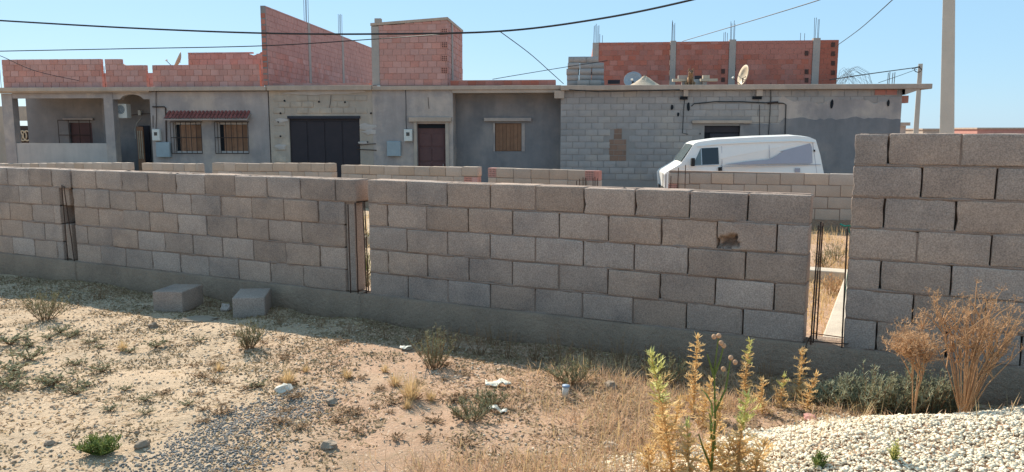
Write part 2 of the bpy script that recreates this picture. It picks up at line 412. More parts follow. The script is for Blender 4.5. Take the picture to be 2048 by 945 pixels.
def plinth(w, u0, u1, z0, z1, depth=(-.035, .26), mt='plinth', name='plinth'):
    m = MB(); n = max(2, int((u1 - u0) / .07)); V = []; Fs = []
    for i in range(n + 1):
        x = u0 + (u1 - u0) * i / n
        a = .012 * nz(x * 4, 3.1) + .006 * nz(x * 15, 1.); b = .010 * nz(x * 5, 7.7) + .005 * nz(x * 19, 2.)
        V += [(x, depth[0] + a - .01, z0), (x, depth[0] + a, (z0 + z1) / 2 + .02), (x, depth[0] + b, z1 - .012), (x, depth[0] + .012 + b, z1), (x, depth[1], z1), (x, depth[1], z0)]
    for i in range(n):
        o = i * 6
        for k in range(6): Fs.append((o + k, o + (k + 1) % 6, o + 6 + (k + 1) % 6, o + 6 + k)[::-1])
    Fs += [(0, 1, 2, 3, 4, 5)[::-1], tuple(n * 6 + k for k in range(6))]
    m.add(V, Fs); return m.part(name, M[mt], w, True)

# street wall, four runs in one line
uA1 = NEAR.u(115.7, 360); uA1t = NEAR.u(139, 345); uB0 = NEAR.u(143, 360); uB1 = NEAR.u(689, 450); uB1t = NEAR.u(711, 362)
uD0 = NEAR.u(1709, 300); uD1 = uD0 + 3.2; uA0 = uA1 - 2.6
wA = thing('block_wall', 'low grey block wall run ending at a column niche with a broken corner, beside the weedy shrub', 'wall', NEAR, (uA0, 0, 0), 'block walls along the street')
near_rows(wA, uA0, uA1, 5, 0, ends=[(uA0, uA1t)] + [(uA0, uA1)] * 4)
put('filler_block', block_mesh('filler_block', .13, 2 * CRS - .006, .12, M['block'], 72, nx=4, ny=3, nzz=7), wA, (uA1 + .004, .03, ZB))
put('filler_block', block_mesh('filler_block', .13, CRS - .006, .12, M['block'], 73, nx=4, ny=3, nzz=5), wA, (uA1 + .004, .03, ZB + 3 * CRS))
MB().box(uA1 - .02, uB0 + .02, .18, .2, ZB, ZB + 4 * CRS).part('mortar_back', M['mortar'], wA)
plinth(wA, uA0, uB0 - .002, -.15, ZB - .004)
wB = thing('block_wall', 'five-course grey block wall run standing behind the two loose concrete blocks', 'wall', NEAR, (uB0, 0, 0), 'block walls along the street')
near_rows(wB, uB0, uB1t, 5, 0, ends=[(uB0, uB1t)] + [(uB0, uB1)] * 4)
put('filler_block', block_mesh('filler_block', .095, 4 * CRS - .006, .14, M['block'], 71, nx=4, ny=3, nzz=14), wB, (uB1 + .004, .022, ZB))
plinth(wB, uB0, uB1t + .05, -.15, ZB - .004)
wC = thing('block_wall', 'five-course grey block wall run between the two rebar gaps, one block chipped through', 'wall', NEAR, (0, 0, 0), 'block walls along the street')
chip = block_mesh('chipped_block', BL, BH, BD, M['block'], 77, nx=22, ny=4, nzz=12, broken=(.075, .05, .065, .165))
uC1 = NEAR.u(1622, 390)
near_rows(wC, 0, uC1, 5, 0, special=(1, NEAR.u(1432, 470), chip))
plinth(wC, -.1, uC1 + .02, -.15, ZB - .004)
wD = thing('block_wall', 'tallest grey block wall run, seven courses high, behind the dried fennel', 'wall', NEAR, (uD0, 0, 0), 'block walls along the street')
near_rows(wD, uD0, uD1, 7, 1)
plinth(wD, uC1 + .025, uD1, -.15, ZB - .004)
# crumbs of mortar left on the wall tops
def crumbs(w, u0, u1, zt, seed):
    r_ = random.Random(seed); m = MB(); u = u0 + .03
    while u < u1 - .05:
        ln = r_.uniform(.02, .16); 
        if r_.random() < .55:
            h = r_.uniform(.004, .014); y0 = r_.uniform(.0, .05); y1 = y0 + r_.uniform(.03, .1)
            n = 4; V = []; Fs = []
            for i in range(n + 1):
                x = u + ln * i / n; hh = h * math.sin(math.pi * (i + .3) / (n + .6)) * r_.uniform(.5, 1.2)
                V += [(x, y0 + r_.uniform(-.006, .006), zt - .006), (x, (y0 + y1) / 2, zt + hh), (x, y1, zt - .006)]
            for i in range(n):
                o = i * 3; Fs += [(o, o + 3, o + 4, o + 1), (o + 1, o + 4, o + 5, o + 2)]
            m.add(V, Fs)
        u += ln + r_.uniform(.01, .1)
    o = m.part('mortar_crumbs', M['mortar'], w); o['kind'] = 'stuff'
crumbs(wA, uA0, uA1t, ZB + 4 * CRS + BH, 1); crumbs(wB, uB0, uB1t, ZB + 4 * CRS + BH, 2); crumbs(wC, 0, uC1, ZB + 4 * CRS + BH, 3); crumbs(wD, uD0, uD1, ZB + 6 * CRS + BH, 4)

# reinforcement standing in the gaps
def cage(label, bars, ties, tie_mat=None):
    c0 = bars[0]; w_ = thing('rebar_cage', label, 'rebar', NEAR, (c0[0], c0[1], ZB - .05), 'bare rebar in the wall gaps')
    for (u, v, zt, lu, lv) in bars:
        pts = [(u + lu * k / 6 + .004 * nz(u * 9 + k, v * 9), v + lv * k / 6 + .004 * nz(k * 1.3, u * 7), ZB - .05 + (zt - ZB + .05) * k / 6) for k in range(7)]
        MB().tube(pts, .006, 6).part('bar', M['rebar'], w_, True)
    for z in ties:
        us = [b[0] for b in bars]; vs_ = [b[1] for b in bars]
        f = (z - ZB) / .9
        a, b, c, d = min(us) - .012, max(us) + .012, min(vs_) - .012, max(vs_) + .012
        MB().tube([(a, c, z), (b, c, z + .01), (b, d, z), (a, d, z + .008), (a, c, z)], .004, 5).part('stirrup', M['rebar'], w_, True)
    return w_
uq = lambda px, py, v=0.: NEAR.u(px, py, v)
cage('rusty rebar leaning in the column niche with a white clip', [(uq(136, 520, -.01), -.012, 1.13, -.005, .0), (uq(149, 515, -.01), -.012, 1.12, -.09, .0)], [])
cage('rusty rebar bars in the narrow gap with a stirrup on the wall end', [(uq(700, 530, -.02), -.02, 1.08, -.005, 0), (uq(716, 575, -.015), -.015, 1.1, -.004, 0), (uq(733, 578, .02), .02, 1.1, -.016, 0), (uq(737, 575, .12), .12, 1.1, -.02, 0)], [])
cg = cage('tall rusty rebar in the wide gap with a green tie', [(uq(1621, 690, -.01), -.01, 1.1, .012, 0), (uq(1626, 685, .05), .05, 1.12, .01, 0), (uq(1633, 678, .17), .17, 1.1, .0, 0), (uq(1684, 695, .0), .0, 1.1, -.01, 0), (uq(1693, 690, .07), .07, 1.13, .01, 0)], [.285])
m = MB(); p0 = Vector((uq(1690, 450, .05), .04, NEAR.z(1690, 452, .05)))
m.tube([p0 + Vector((-.03, 0, .012)), p0 + Vector((.0, -.012, 0)), p0 + Vector((.03, .0, .004)), p0 + Vector((.05, .01, .0))], .006, 5)
m.tube([p0 + Vector((.02, 0, 0)), p0 + Vector((.035, -.008, -.05)), p0 + Vector((.045, 0, -.16)), p0 + Vector((.03, .0, -.4)), p0 + Vector((.02, .0, -.75))], .0025, 4)
m.part('green_tie', M['green_tie'], cg)
# bare ground beams inside the plot
w_ = thing('ground_beam', 'pale bare concrete ground beam running back from the wide rebar gap', 'concrete beam', NEAR, (uq(1655, 640, .6), .28, 0))
V = MB(); u0 = 3.83; 
V.box(u0, u0 + .42, .262, 8.9, -.2, ZB - .03); V.part('beam', M['slabtop'], w_, bev=.012)
w_ = thing('ground_beam', 'thin pale concrete ground beam crossing the plot behind the wide rebar gap', 'concrete beam', NEAR, (-3, 2.55, 0))
MB().box(-6, 3.82, 3.95, 4.2, -.2, .12).part('beam', M['slabtop'], w_, bev=.012)

# ---------------------------------------------------------------- back wall of the plot: six runs
def hollow_brick(name, L, H, D, nx, nzz, mt, inner):
    """fired clay brick seen on its celled end"""
    m = MB(); t_ = .014; cw = (L - t_) / nx; chh = (H - t_) / nzz
    m.box(0, L, D * .35, D, 0, H)
    for i in range(nx + 1): m.box(i * cw, i * cw + t_, 0, D * .36, 0, H)
    for k in range(nzz + 1):
        for i in range(nx): m.box(i * cw + t_ - .001, (i + 1) * cw + .001, .002, D * .36, k * chh, k * chh + t_)
    return m.mesh(name, mt)
HB = hollow_brick('celled_brick', .19, .195, .19, 5, 4, M['brick'], None)
def back_run(label, pxa, pxb, pya, pyb, off, ends=(), solid_from=0, nc=4):
    ua, ub = BACK.u(pxa, pya), BACK.u(pxb, pyb); za, zb = BACK.z(pxa, pya), BACK.z(pxb, pyb)
    w_ = thing('block_wall', label, 'wall', BACK, (ua, 0, -.05), 'low block walls at the back of the plot')
    full = bank('bfull', BL, BH, BD, M['bblock'], 6, nx=5, ny=3, nzz=4, rad=.006, rough=.003); half = bank('bhalf', BL / 2 - BJ / 2, BH, BD, M['bblock'], 3, nx=4, ny=3, nzz=4, rad=.006, rough=.003)
    zm = (za + zb) / 2
    for r in range(nc):
        u = ua; first = (r % 2 == 1)
        if r == 1 and 'L1' in ends: put('celled_brick', HB, w_, (u, 0, za - 2 * CRS)); u += .2; first = False
        if r == 0 and 'L0' in ends: put('celled_brick', HB, w_, (u, 0, za - CRS)); u += .2
        e = ub
        if r == 0 and 'R0' in ends: e = ub - .3; put('celled_brick', HB, w_, (e, 0, zb - CRS)); put('clay_brick', CB, w_, (e + .195, .005, zb - CRS))
        if r == 1 and 'R1' in ends: e = ub - .34; put('celled_brick', HB, w_, (e, 0, zb - 2 * CRS)); put('clay_brick', CB, w_, (e + .195, .005, zb - 2 * CRS), (0, 0, 0), (1.35, 1, 1))
        while u < e - .05:
            src, base = (half, BL / 2 - BJ / 2) if first else (full, BL)
            ln = min(base, e - u)
            if e - u < BL * 1.3: ln = e - u
            z = za + (zb - za) * (u - ua) / (ub - ua) - CRS * (r + 1) + rnd.uniform(-.006, .006) + .012 * nz(u * .8, off + 3)
            if u + ln > e - .02 and ln < .12: pass
            put('block', rnd.choice(src), w_, (u, rnd.uniform(-.006, .006), z), (0, 0, rnd.uniform(-.01, .01)), (ln / base, 1, 1))
            u += ln + BJ; first = False
    m = MB(); m.box(ua + .01, ub - .01, .014, BD - .02, -.3, zm - .03); m.part('mortar_core', M['mortar'], w_)
    MB().box(ua, ub, -.03, .25, -.5, zm - nc * CRS - .005).part('plinth', M['plinth'], w_)
    return w_
CB = MB().box(0, .1, 0, .18, 0, .195).mesh('clay_brick', M['brick'])
back_run('weathered back wall run in front of the porch with the low parapet', -260, 256, 329, 325, 0)
back_run('shortest back wall run in front of the entry with the air conditioner', 283, 397, 326, 327, 1)
back_run('back wall run with a broken end block, in front of the garage door', 424, 663, 326.5, 326, 2)
back_run('back wall run in front of the red door, clay brick set at its end', 682, 955, 330, 334.5, 3, ('R1',))
back_run('back wall run ending in celled clay bricks, in front of the boarded window', 976, 1198, 335, 341, 4, ('L0', 'R0'))
back_run('back wall run in front of the white van, celled brick low on its end', 1337, 2300, 345, 351, 5, ('L1',))
def starters(label, pxs, pyt, v):
    c = thing('rebar_cage', label, 'rebar', BACK, (BACK.u(pxs[0], 380, v), v, -.05), 'bare rebar in the wall gaps')
    for px, py in zip(pxs, pyt):
        q = BACK.hit(px, py, v + rnd.uniform(-.08, .08))
        MB().tube([(q[0] + rnd.uniform(-.02, .02), q[1], -.1), (q[0], q[1], q[2])], .008, 5).part('bar', M['rebar'], c)
starters('short rebar stubs beside the celled clay bricks of the back wall', [1153, 1159, 1166, 1171, 1186, 1190, 1195], [362, 358, 355, 356, 356, 354, 357], -.12)
starters('short rebar stubs at the wall end in front of the van nose', [1326, 1332, 1342, 1357, 1371], [347, 349, 352, 336, 330], -.1)

# ---------------------------------------------------------------- house building blocks
def wall_holes(us, zs, holes, v0, v1):
    """flat wall u0..u1, z0..z1 with real rectangular openings"""
    U = sorted(set([us[0], us[1]] + [h[0] for h in holes] + [h[1] for h in holes])); Zs = sorted(set([zs[0], zs[1]] + [h[2] for h in holes] + [h[3] for h in holes]))
    U = [u for u in U if us[0] <= u <= us[1]]; Zs = [z for z in Zs if zs[0] <= z <= zs[1]]
    def solid(i, k):
        if i < 0 or k < 0 or i >= len(U) - 1 or k >= len(Zs) - 1: return False
        a, b = (U[i] + U[i + 1]) / 2, (Zs[k] + Zs[k + 1]) / 2
        return not any(h[0] < a < h[1] and h[2] < b < h[3] for h in holes)
    m = MB()
    for i in range(len(U) - 1):
        for k in range(len(Zs) - 1):
            if not solid(i, k): continue
            a, b, c, d = U[i], U[i + 1], Zs[k], Zs[k + 1]
            m.add([(a, v0, c), (b, v0, c), (b, v0, d), (a, v0, d)], [(0, 1, 2, 3)]); m.add([(a, v1, c), (b, v1, c), (b, v1, d), (a, v1, d)], [(3, 2, 1, 0)])
            if not solid(i - 1, k): m.add([(a, v0, c), (a, v1, c), (a, v1, d), (a, v0, d)], [(3, 2, 1, 0)])
            if not solid(i + 1, k): m.add([(b, v0, c), (b, v1, c), (b, v1, d), (b, v0, d)], [(0, 1, 2, 3)])
            if not solid(i, k - 1): m.add([(a, v0, c), (b, v0, c), (b, v1, c), (a, v1, c)], [(3, 2, 1, 0)])
            if not solid(i, k + 1): m.add([(a, v0, d), (b, v0, d), (b, v1, d), (a, v1, d)], [(0, 1, 2, 3)])
    return m
_bm = {}
def unit_brick(key, mt, L, H, D, n=4):
    if key not in _bm:
        _bm[key] = [block_mesh('brick', L, H, D, mt, 200 + i + 17 * len(_bm), nx=1, ny=1, nzz=1, rad=0, rough=.005) for i in range(n)]
        for me in _bm[key]: me.polygons.foreach_set('use_smooth', [False] * len(me.polygons))
    return _bm[key]
COUNT = {}
def brickwork(w_, org, ax, L, H, key, mt, core, bl=.29, bh=.19, bd=.14, joint=.012, top=None, name='brick', limit=290, left=0., core_back=None):
    """running bond bricks on a vertical panel. org = lower left front corner (frame coords), ax = 'u' or 'v' run direction.
       top(u) gives the local height of the wall"""
    top = top or (lambda u: H)
    ms = unit_brick(key, mt, bl, bh, bd); extra = MB(); r = 0; z = 0.; n0 = COUNT.get(w_.name, 0)
    rot = 0 if ax == 'u' else R(90)
    while z < H - .04:
        u = 0.; first = r % 2
        while u < L - .03:
            ln = (bl / 2) if (first and u == 0) else bl
            ln = min(ln, L - u)
            h = min(bh, top(u + ln / 2) - z)
            if h > .03:
                if ax == 'u': p = (org[0] + u, org[1] + rnd.uniform(-.006, .006), org[2] + z)
                else: p = (org[0] + rnd.uniform(-.006, .006), org[1] + u, org[2] + z)
                if COUNT.get(w_.name, 0) < limit:
                    COUNT[w_.name] = COUNT.get(w_.name, 0) + 1
                    o = put(name, rnd.choice(ms), w_, p, (0, 0, rot), (ln / bl, 1, h / bh))
                else:
                    if ax == 'u': extra.box(p[0], p[0] + ln, p[1], p[1] + bd, p[2], p[2] + h)
                    else: extra.box(p[0] - bd, p[0], p[1], p[1] + ln, p[2], p[2] + h)
            u += ln + joint
        z += bh + joint; r += 1
    if extra.v:
        e = extra.part(name + '_remainder', mt, w_); e['kind'] = 'stuff'
    # mortar sheet just behind the faces, following the top
    n = max(2, int(L / .3)); V = []; Fs = []
    for i in range(n + 1):
        a = .008 + (L - .016) * i / n; zt = min(H, top(a)) - .01
        for dv in (.012, bd - .012):
            V += [(org[0] + a, org[1] + dv, org[2] - .02), (org[0] + a, org[1] + dv, org[2] + zt)] if ax == 'u' else [(org[0] - dv, org[1] + a, org[2] - .02), (org[0] - dv, org[1] + a, org[2] + zt)]
    for i in range(n):
        o = i * 4; Fs += [(o, o + 4, o + 5, o + 1), (o + 2, o + 3, o + 7, o + 6), (o + 1, o + 5, o + 7, o + 3)]
    Fs += [(0, 1, 3, 2), (n * 4, n * 4 + 2, n * 4 + 3, n * 4 + 1)]
    MB().add(V, Fs).part('mortar_core', core, w_)
f3 = lambda px, py, v=0.: FAC.hit(px, py, v)
fu = lambda px, v=0., py=260: FAC.u(px, py, v)
fz = lambda px, py, v=0.: FAC.z(px, py, v)
def cable_run(m, pts, r=.012): m.tube(pts, r, 5)
def grille(w_, u0, u1, z0, z1, v, nb, mt='iron', name='window_grille', r=.012):
    m = MB()
    for i in range(nb + 1):
        u = u0 + (u1 - u0) * i / nb; m.tube([(u, v, z0), (u, v, z1)], r, 5)
    for k in (0, .5, 1): m.tube([(u0, v, z0 + (z1 - z0) * k), (u1, v, z0 + (z1 - z0) * k)], r * 1.2, 5)
    m.tube([(u0, v, z0), (u0, v + .2, z0)], r, 5); m.tube([(u1, v, z1), (u1, v + .2, z1)], r, 5)
    return m.part(name, M[mt], w_)
def planks(w_, parent, u0, u1, z0, z1, v, n, mt='wood'):
    wd = (u1 - u0) / n
    for i in range(n):
        MB().box(u0 + i * wd + .004, u0 + (i + 1) * wd - .004, v + rnd.uniform(0, .008), v + .03, z0 + rnd.uniform(0, .02), z1 - rnd.uniform(0, .02)).part('plank', M[mt], parent)
def meter_box(parent, px0, px1, py0, py1, mt, v=0., window=True):
    a = f3(px0, py1, v - .12); b = f3(px1, py0, v - .12)
    bx = MB().box(a[0], b[0], v - .13, v - .002, a[2], b[2]).part('meter_box', M[mt], parent, bev=.012)
    MB().box(a[0] + .012, b[0] - .012, v - .142, v - .128, a[2] + .012, b[2] - .012).part('cover', M[mt], bx, bev=.006)
    if window:
        w2, h2 = b[0] - a[0], b[2] - a[2]
        MB().box(a[0] + w2 * .3, a[0] + w2 * .7, v - .148, v - .138, a[2] + h2 * .45, a[2] + h2 * .75).part('meter_window', M['glass'], bx)

# ---------------------------------------------------------------- plastered house with porch
zr = fz(300, 183); uA, uB_ = fu(8), fu(539)
hA = thing('house', 'plastered grey house with porch, air conditioner and red tiled window canopy', 'house', FAC, (uA, 0, STREET))
holes = []
wins = [(346, 403, 246, 306), (434, 496, 246, 306)]
for a, b, c, d in wins: holes.append((fu(a), fu(b), fz(a, d), fz(b, c)))
wall_holes((fu(303), fu(538)), (STREET, zr - .02), holes, 0, .22).part('wall', M['plaster'], hA)
for (a, b, c, d), h in zip(wins, holes):
    wn = MB(); u0, u1, z0, z1 = h
    wn.box(u0, u1, .13, .2, z0, z1); fo = wn.part('window', M['dark'], hA)
    for (x0, x1, y0, y1) in ((u0, u0 + .06, z0, z1), (u1 - .06, u1, z0, z1), (u0 + .06, u1 - .06, z1 - .06, z1), (u0 + .06, u1 - .06, z0, z0 + .06)):
        MB().box(x0, x1, .08, .128, y0, y1).part('frame', M['plaster_pale'], fo)
    planks(hA, fo, u0 + .2, u1 - .06, z0 + .06, z1 - .06, .09, 5)
    grille(hA, u0 - .04, u1 + .04, z0 - .02, z1 + .03, -.1, 6)
# red tile canopy
ca, cb = f3(339, 237, -.35), f3(505, 224, 0)
cn = MB(); u0, u1 = fu(338), fu(503); z0, z1 = fz(420, 238, -.3), fz(420, 225, 0)
cn.add([(u0, 0, z1 - .06), (u1, 0, z1 - .06), (u1, -.32, z0 - .05), (u0, -.32, z0 - .05), (u0, 0, z1 - .02), (u1, 0, z1 - .02), (u1, -.32, z0), (u0, -.32, z0)], [(0, 1, 2, 3), (4, 7, 6, 5), (3, 2, 6, 7), (0, 3, 7, 4), (1, 5, 6, 2)])
cno = cn.part('canopy', M['plaster'], hA)
nt_ = 22
tl = MB(); wd = (u1 - u0) / nt_
for k in range(2):
    y0, y1 = -.34 + k * .16, -.15 + k * .15
    tl = None
for i in range(nt_):
    u = u0 + wd * (i + .5)
    for k in range(2):
        ya, yb = (-.345, -.15) if k == 0 else (-.18, -.005)
        fa = lambda y: z0 + .012 + (z1 - z0) * (y + .32) / .32
        m = MB(); V = []
        for (y, s_) in ((ya, 1.), (yb, .85)):
            for q in range(5):
                an = math.pi * q / 4; V.append((u - math.cos(an) * wd * .47 * s_, y, fa(y) + .012 * k * 0 + math.sin(an) * .045 + (.012 if k == 1 else 0)))
        m.add(V, [(q, q + 1, q + 6, q + 5) for q in range(4)]).part('roof_tile', M['tile_red'], cno)
# porch: slab lip, columns, low wall, inner room front, opening at its end
PV = 2.0
MB().box(fu(-2), fu(306), -.12, .25, fz(150, 186), zr + .0).part('roof_beam', M['slab'], hA)
MB().box(fu(8), fu(29), 0, .3, STREET, fz(150, 187)).part('column', M['plaster'], hA)
MB().box(fu(211), fu(229), 0, .32, STREET, fz(150, 187)).part('column', M['plaster'], hA)
MB().box(fu(24), fu(211.5), .03, .2, STREET, fz(120, 287)).part('parapet_wall', M['plaster_pale'], hA)
ib = wall_holes((fu(56, PV), fu(222, PV)), (STREET, zr - .02), [(fu(139, PV), fu(184, PV), fz(140, 300, PV), fz(140, 246, PV))], PV, PV + .2)
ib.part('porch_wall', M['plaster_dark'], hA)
pw = MB().box(fu(139, PV), fu(184, PV), PV + .1, PV + .16, fz(140, 300, PV), fz(140, 246, PV)).part('window', M['door_red'], hA)
for k in range(9):
    z = fz(140, 298, PV) + k * .1
    MB().box(fu(141, PV), fu(182, PV), PV + .07, PV + .11, z, z + .06).part('slat', M['door_red'], pw)
MB().box(fu(130, PV), fu(190, PV), PV - .1, PV - .002, fz(150, 241, PV), fz(150, 237, PV)).part('lintel', M['plaster'], hA)
grille(hA, fu(122, PV), fu(185, PV), fz(150, 300, PV), fz(150, 241, PV), PV - .15, 3)
# porch soffit beam with shallow haunches and entry recess
MB().box(fu(29), fu(211), .02, .2, fz(120, 197), fz(120, 187) + .01).part('soffit_beam', M['plaster'], hA)
EV = 1.3
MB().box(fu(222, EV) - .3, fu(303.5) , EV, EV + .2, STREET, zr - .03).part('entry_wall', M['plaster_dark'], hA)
ar = MB(); ua, ub = fu(229), fu(304.5); zt = fz(260, 184); n = 16; V = []; Fs = []
for i in range(n + 1):
    x = ua + (ub - ua) * i / n; k = i / n
    zz = fz(260, 199) + (.17 * math.sin(math.pi * (k - .2) / .6) ** .5 if .2 < k < .8 else 0)
    V += [(x, .02, zz), (x, .02, zt), (x, .22, zz), (x, .22, zt)]
for i in range(n):
    o = i * 4; Fs += [(o, o + 4, o + 5, o + 1), (o + 2, o + 3, o + 7, o + 6), (o, o + 2, o + 6, o + 4)]
ar.add(V, Fs).part('entry_arch', M['plaster'], hA)
dr = MB().box(fu(279, EV), fu(300, EV), EV - .07, EV - .002, STREET, fz(285, 252, EV)).part('door', M['darkpaint'], hA)
MB().box(fu(288, EV), fu(301, EV), EV - .5, EV - .45, STREET, fz(295, 254, EV - .4)).part('door_leaf', M['wood'], dr)
for px in (290.5, 294, 298): MB().box(fu(px, EV) , fu(px + 1.2, EV), EV - .53, EV - .501, fz(295, 318, EV - .4), fz(295, 262, EV - .4)).part('panel', M['wood_pale'], dr)
ac = MB(); a = f3(233, 237, .3); b = f3(252, 208, .3)
aco = MB().box(a[0], b[0], .3, .6, a[2], b[2]).part('air_conditioner', M['white_plastic'], hA, bev=.02)
cx, cz = (a[0] + b[0]) / 2, (a[2] + b[2]) / 2
m = MB()
for q in range(3): 
    rr = .06 + .045 * q; m.tube([(cx - .02 + rr * math.cos(k * math.pi / 8), .292, cz + .05 + rr * math.sin(k * math.pi / 8)) for k in range(17)], .005, 4)
m.part('fan_guard', M['iron'], aco)
m = MB(); V = [(cx - .02, .297, cz + .05)] + [(cx - .02 + .15 * math.cos(k * math.pi / 10), .297, cz + .05 + .15 * math.sin(k * math.pi / 10)) for k in range(20)]
m.add(V, [(0, 1 + (k + 1) % 20, 1 + k) for k in range(20)]).part('fan_opening', M['grey_metal'], aco)
# pipes on the house
m = MB(); m.tube([f3(312, 178, -.03), f3(312, 205, -.03), f3(313, 230, -.03), f3(312, 258, -.03)], .012, 5); m.part('conduit', M['iron'], hA)
m = MB(); m.tube([f3(305, 214, -.03), f3(328, 214, -.03), f3(331, 216, -.03), f3(333, 284, -.03)], .022, 6); m.part('drain_pipe', M['iron'], hA)
m = MB(); m.tube([f3(262, 231, EV - .05), f3(282, 228, EV - .05), f3(303, 228, .5), f3(306, 232, -.03), f3(306, 256, -.03)], .012, 5); m.part('conduit', M['iron'], hA)
m = MB(); m.tube([f3(281, 238, EV - .03), f3(273, 247, EV - .03), f3(270, 260, EV - .03), f3(271, 278, EV - .03)], .01, 5); m.part('conduit', M['white_plastic'], hA)
MB().box(fu(281, EV), fu(286, EV), EV - .1, EV - .01, fz(283, 231, EV), fz(283, 221, EV)).part('porch_lamp', M['white_plastic'], hA)
meter_box(hA, 305, 319, 259, 282, 'white_plastic'); meter_box(hA, 313, 339, 285, 315, 'grey_metal', window=False)
# shell: slab, sides, back
MB().box(fu(-2), fu(538.5), -.18, 9., zr, zr + .14).part('roof_slab', M['slab'], hA, bev=.015)
MB().box(fu(538) - .2, fu(538), .225, 8.9, STREET, zr - .002).part('side_wall', M['plaster'], hA)
MB().box(fu(56, PV), fu(56, PV) + .2, PV + .21, 8.9, STREET, zr - .002).part('side_wall', M['plaster'], hA)
MB().box(fu(56, PV) + .21, fu(538) - .21, 8.7, 8.9, STREET, zr - .002).part('rear_wall', M['plaster'], hA)
# brick parapets on the roof
zq = zr + .142
def pz(px, py, v): return fz(px, py, v) - zq
PVp = .15
brickwork(hA, (fu(15, PVp), PVp, zq), 'u', fu(211, PVp) - fu(15, PVp), pz(100, 119, PVp), 'brick', M['brick'], M['brickmortar'])
brickwork(hA, (fu(219, PVp), PVp, zq), 'u', fu(299, PVp) - fu(219, PVp), pz(240, 119, PVp), 'brick', M['brick'], M['brickmortar'], top=lambda u: pz(240, 118.5, PVp) if u < fu(251, PVp) - fu(219, PVp) else pz(240, 131, PVp))
brickwork(hA, (fu(312, PVp), PVp, zq), 'u', fu(524, PVp) - fu(312, PVp), pz(400, 130, PVp), 'brick', M['brick'], M['brickmortar'])
brickwork(hA, (fu(384, 3.), 3., zq), 'u', fu(530, 3.) - fu(384, 3.), pz(450, 105.5, 3.), 'brick', M['brick'], M['brickmortar'], top=lambda u: pz(450, 105, 3.) - (.12 if abs(u - 2.6) < .12 else 0))
brickwork(hA, (fu(205, 1.6), 1.6, zq), 'u', fu(312, 1.6) - fu(205, 1.6), pz(250, 146, 1.6), 'brick', M['brick'], M['brickmortar'])
for px in (211, 213.5, 217): MB().tube([(fu(px, .3), .3, zq), (fu(px, .3), .3, zq + .75)], .009, 4).part('starter_bar', M['rebar'], hA)
for px in (2, 6, 10): MB().tube([(fu(px, .3), .3, zq), (fu(px, .3), .3, fz(px, 140, .3))], .009, 4).part('starter_bar', M['rebar'], hA)
def dish(label, px, py, v, r, az, el, mt, stand_z):
    c = Vector(f3(px, py, v)); w_ = thing('satellite_dish', label, 'satellite dish', FAC, (c.x, c.y, stand_z))
    d = Vector((math.sin(R(az)) * math.cos(R(el)), math.cos(R(az)) * math.cos(R(el)), math.sin(R(el))))
    a = d.cross(Vector((0, 0, 1))).normalized(); b = a.cross(d); m = MB(); V = [c - d * .12]; Fs = []
    for j in range(1, 5):
        for k in range(20):
            q = k * math.pi / 10; rr = r * j / 4; V.append(c + (a * math.cos(q) + b * math.sin(q)) * rr - d * (.12 * (1 - (j / 4) ** 2)))
    for k in range(20): Fs.append((0, 1 + k, 1 + (k + 1) % 20))
    for j in range(3):
        for k in range(20): Fs.append((1 + j * 20 + k, 1 + j * 20 + (k + 1) % 20, 21 + j * 20 + (k + 1) % 20, 21 + j * 20 + k)[::-1])
    o = m.add(V, Fs).part('reflector', M[mt], w_, True); sdm = o.modifiers.new('thick', 'SOLIDIFY'); sdm.thickness = .012
    m = MB().tube([c - b * r * .9 - d * .02, c - b * r * .5 + d * r * .9], .012, 5); m.part('feed_arm', M['iron'], w_)
    MB().tube([c - b * r * .5 + d * r * .85, c - b * r * .42 + d * r * .95], .04, 8).part('receiver', M['white_plastic'], w_)
    MB().tube([(c.x, c.y, stand_z), (c.x, c.y, c.z - .1), c - d * .13], .025, 6).part('stand', M['iron'], w_)
dish('pale satellite dish standing behind the pink brick parapet', 354, 121, 2.5, .36, -118, 25, 'dish', zq)
# neighbour's yard wall seen past the porch
wl = thing('yard_wall', 'tan rendered yard wall with an iron gate beyond the porch', 'wall', FAC, (fu(-60, 4.), 4., STREET))
v = 4.
MB().box(fu(-90, v), fu(31, v), v, v + .2, STREET, fz(40, 213, v)).part('wall', M['plaster_tan'], wl)
MB().box(fu(31, v) + .002, fu(75, v), v, v + .2, fz(40, 242, v), fz(40, 213, v)).part('lintel', M['plaster_tan'], wl)
gt = MB().box(fu(31, v), fu(62, v), v + .05, v + .09, STREET, fz(40, 252, v)).part('gate', M['iron'], wl)
for q in range(3):
    uu = fu(36 + 8 * q, v); zc = fz(40, 272, v)
    MB().tube([(uu + .16 * math.cos(k * math.pi / 8), v + .02, zc + .2 * math.sin(k * math.pi / 8)) for k in range(17)], .028, 5).part('scroll', M['dish'], gt)

# ---------------------------------------------------------------- half-built house with garage, tower and boarded window
zB = fz(800, 181); hB = thing('house', 'rough plastered house with black garage door, red door and unfinished brick tower', 'house', FAC, (fu(541), 0, STREET))
g0, g1, gz0, gz1 = fu(578), fu(719), STREET, fz(650, 236)
wall_holes((fu(540), fu(746)), (STREET, zB), [(g0, g1, gz0, gz1)], .02, .24).part('garage_wall', M['plaster_tan'], hB)
gd = MB().box(g0, g1, .1, .16, STREET, gz1 - .02).part('garage_door', M['garage'], hB)
nl = 4
for i in range(nl):
    a = g0 + (g1 - g0) * i / nl
    MB().box(a + .02, a + (g1 - g0) / nl - .02, .08, .098, STREET + .1, gz1 - .12).part('leaf', M['garage'], gd, bev=.01)
MB().box(fu(576), fu(721), -.03, .099, gz1 - .03, gz1 + .06).part('lintel', M['darkpaint'], hB)
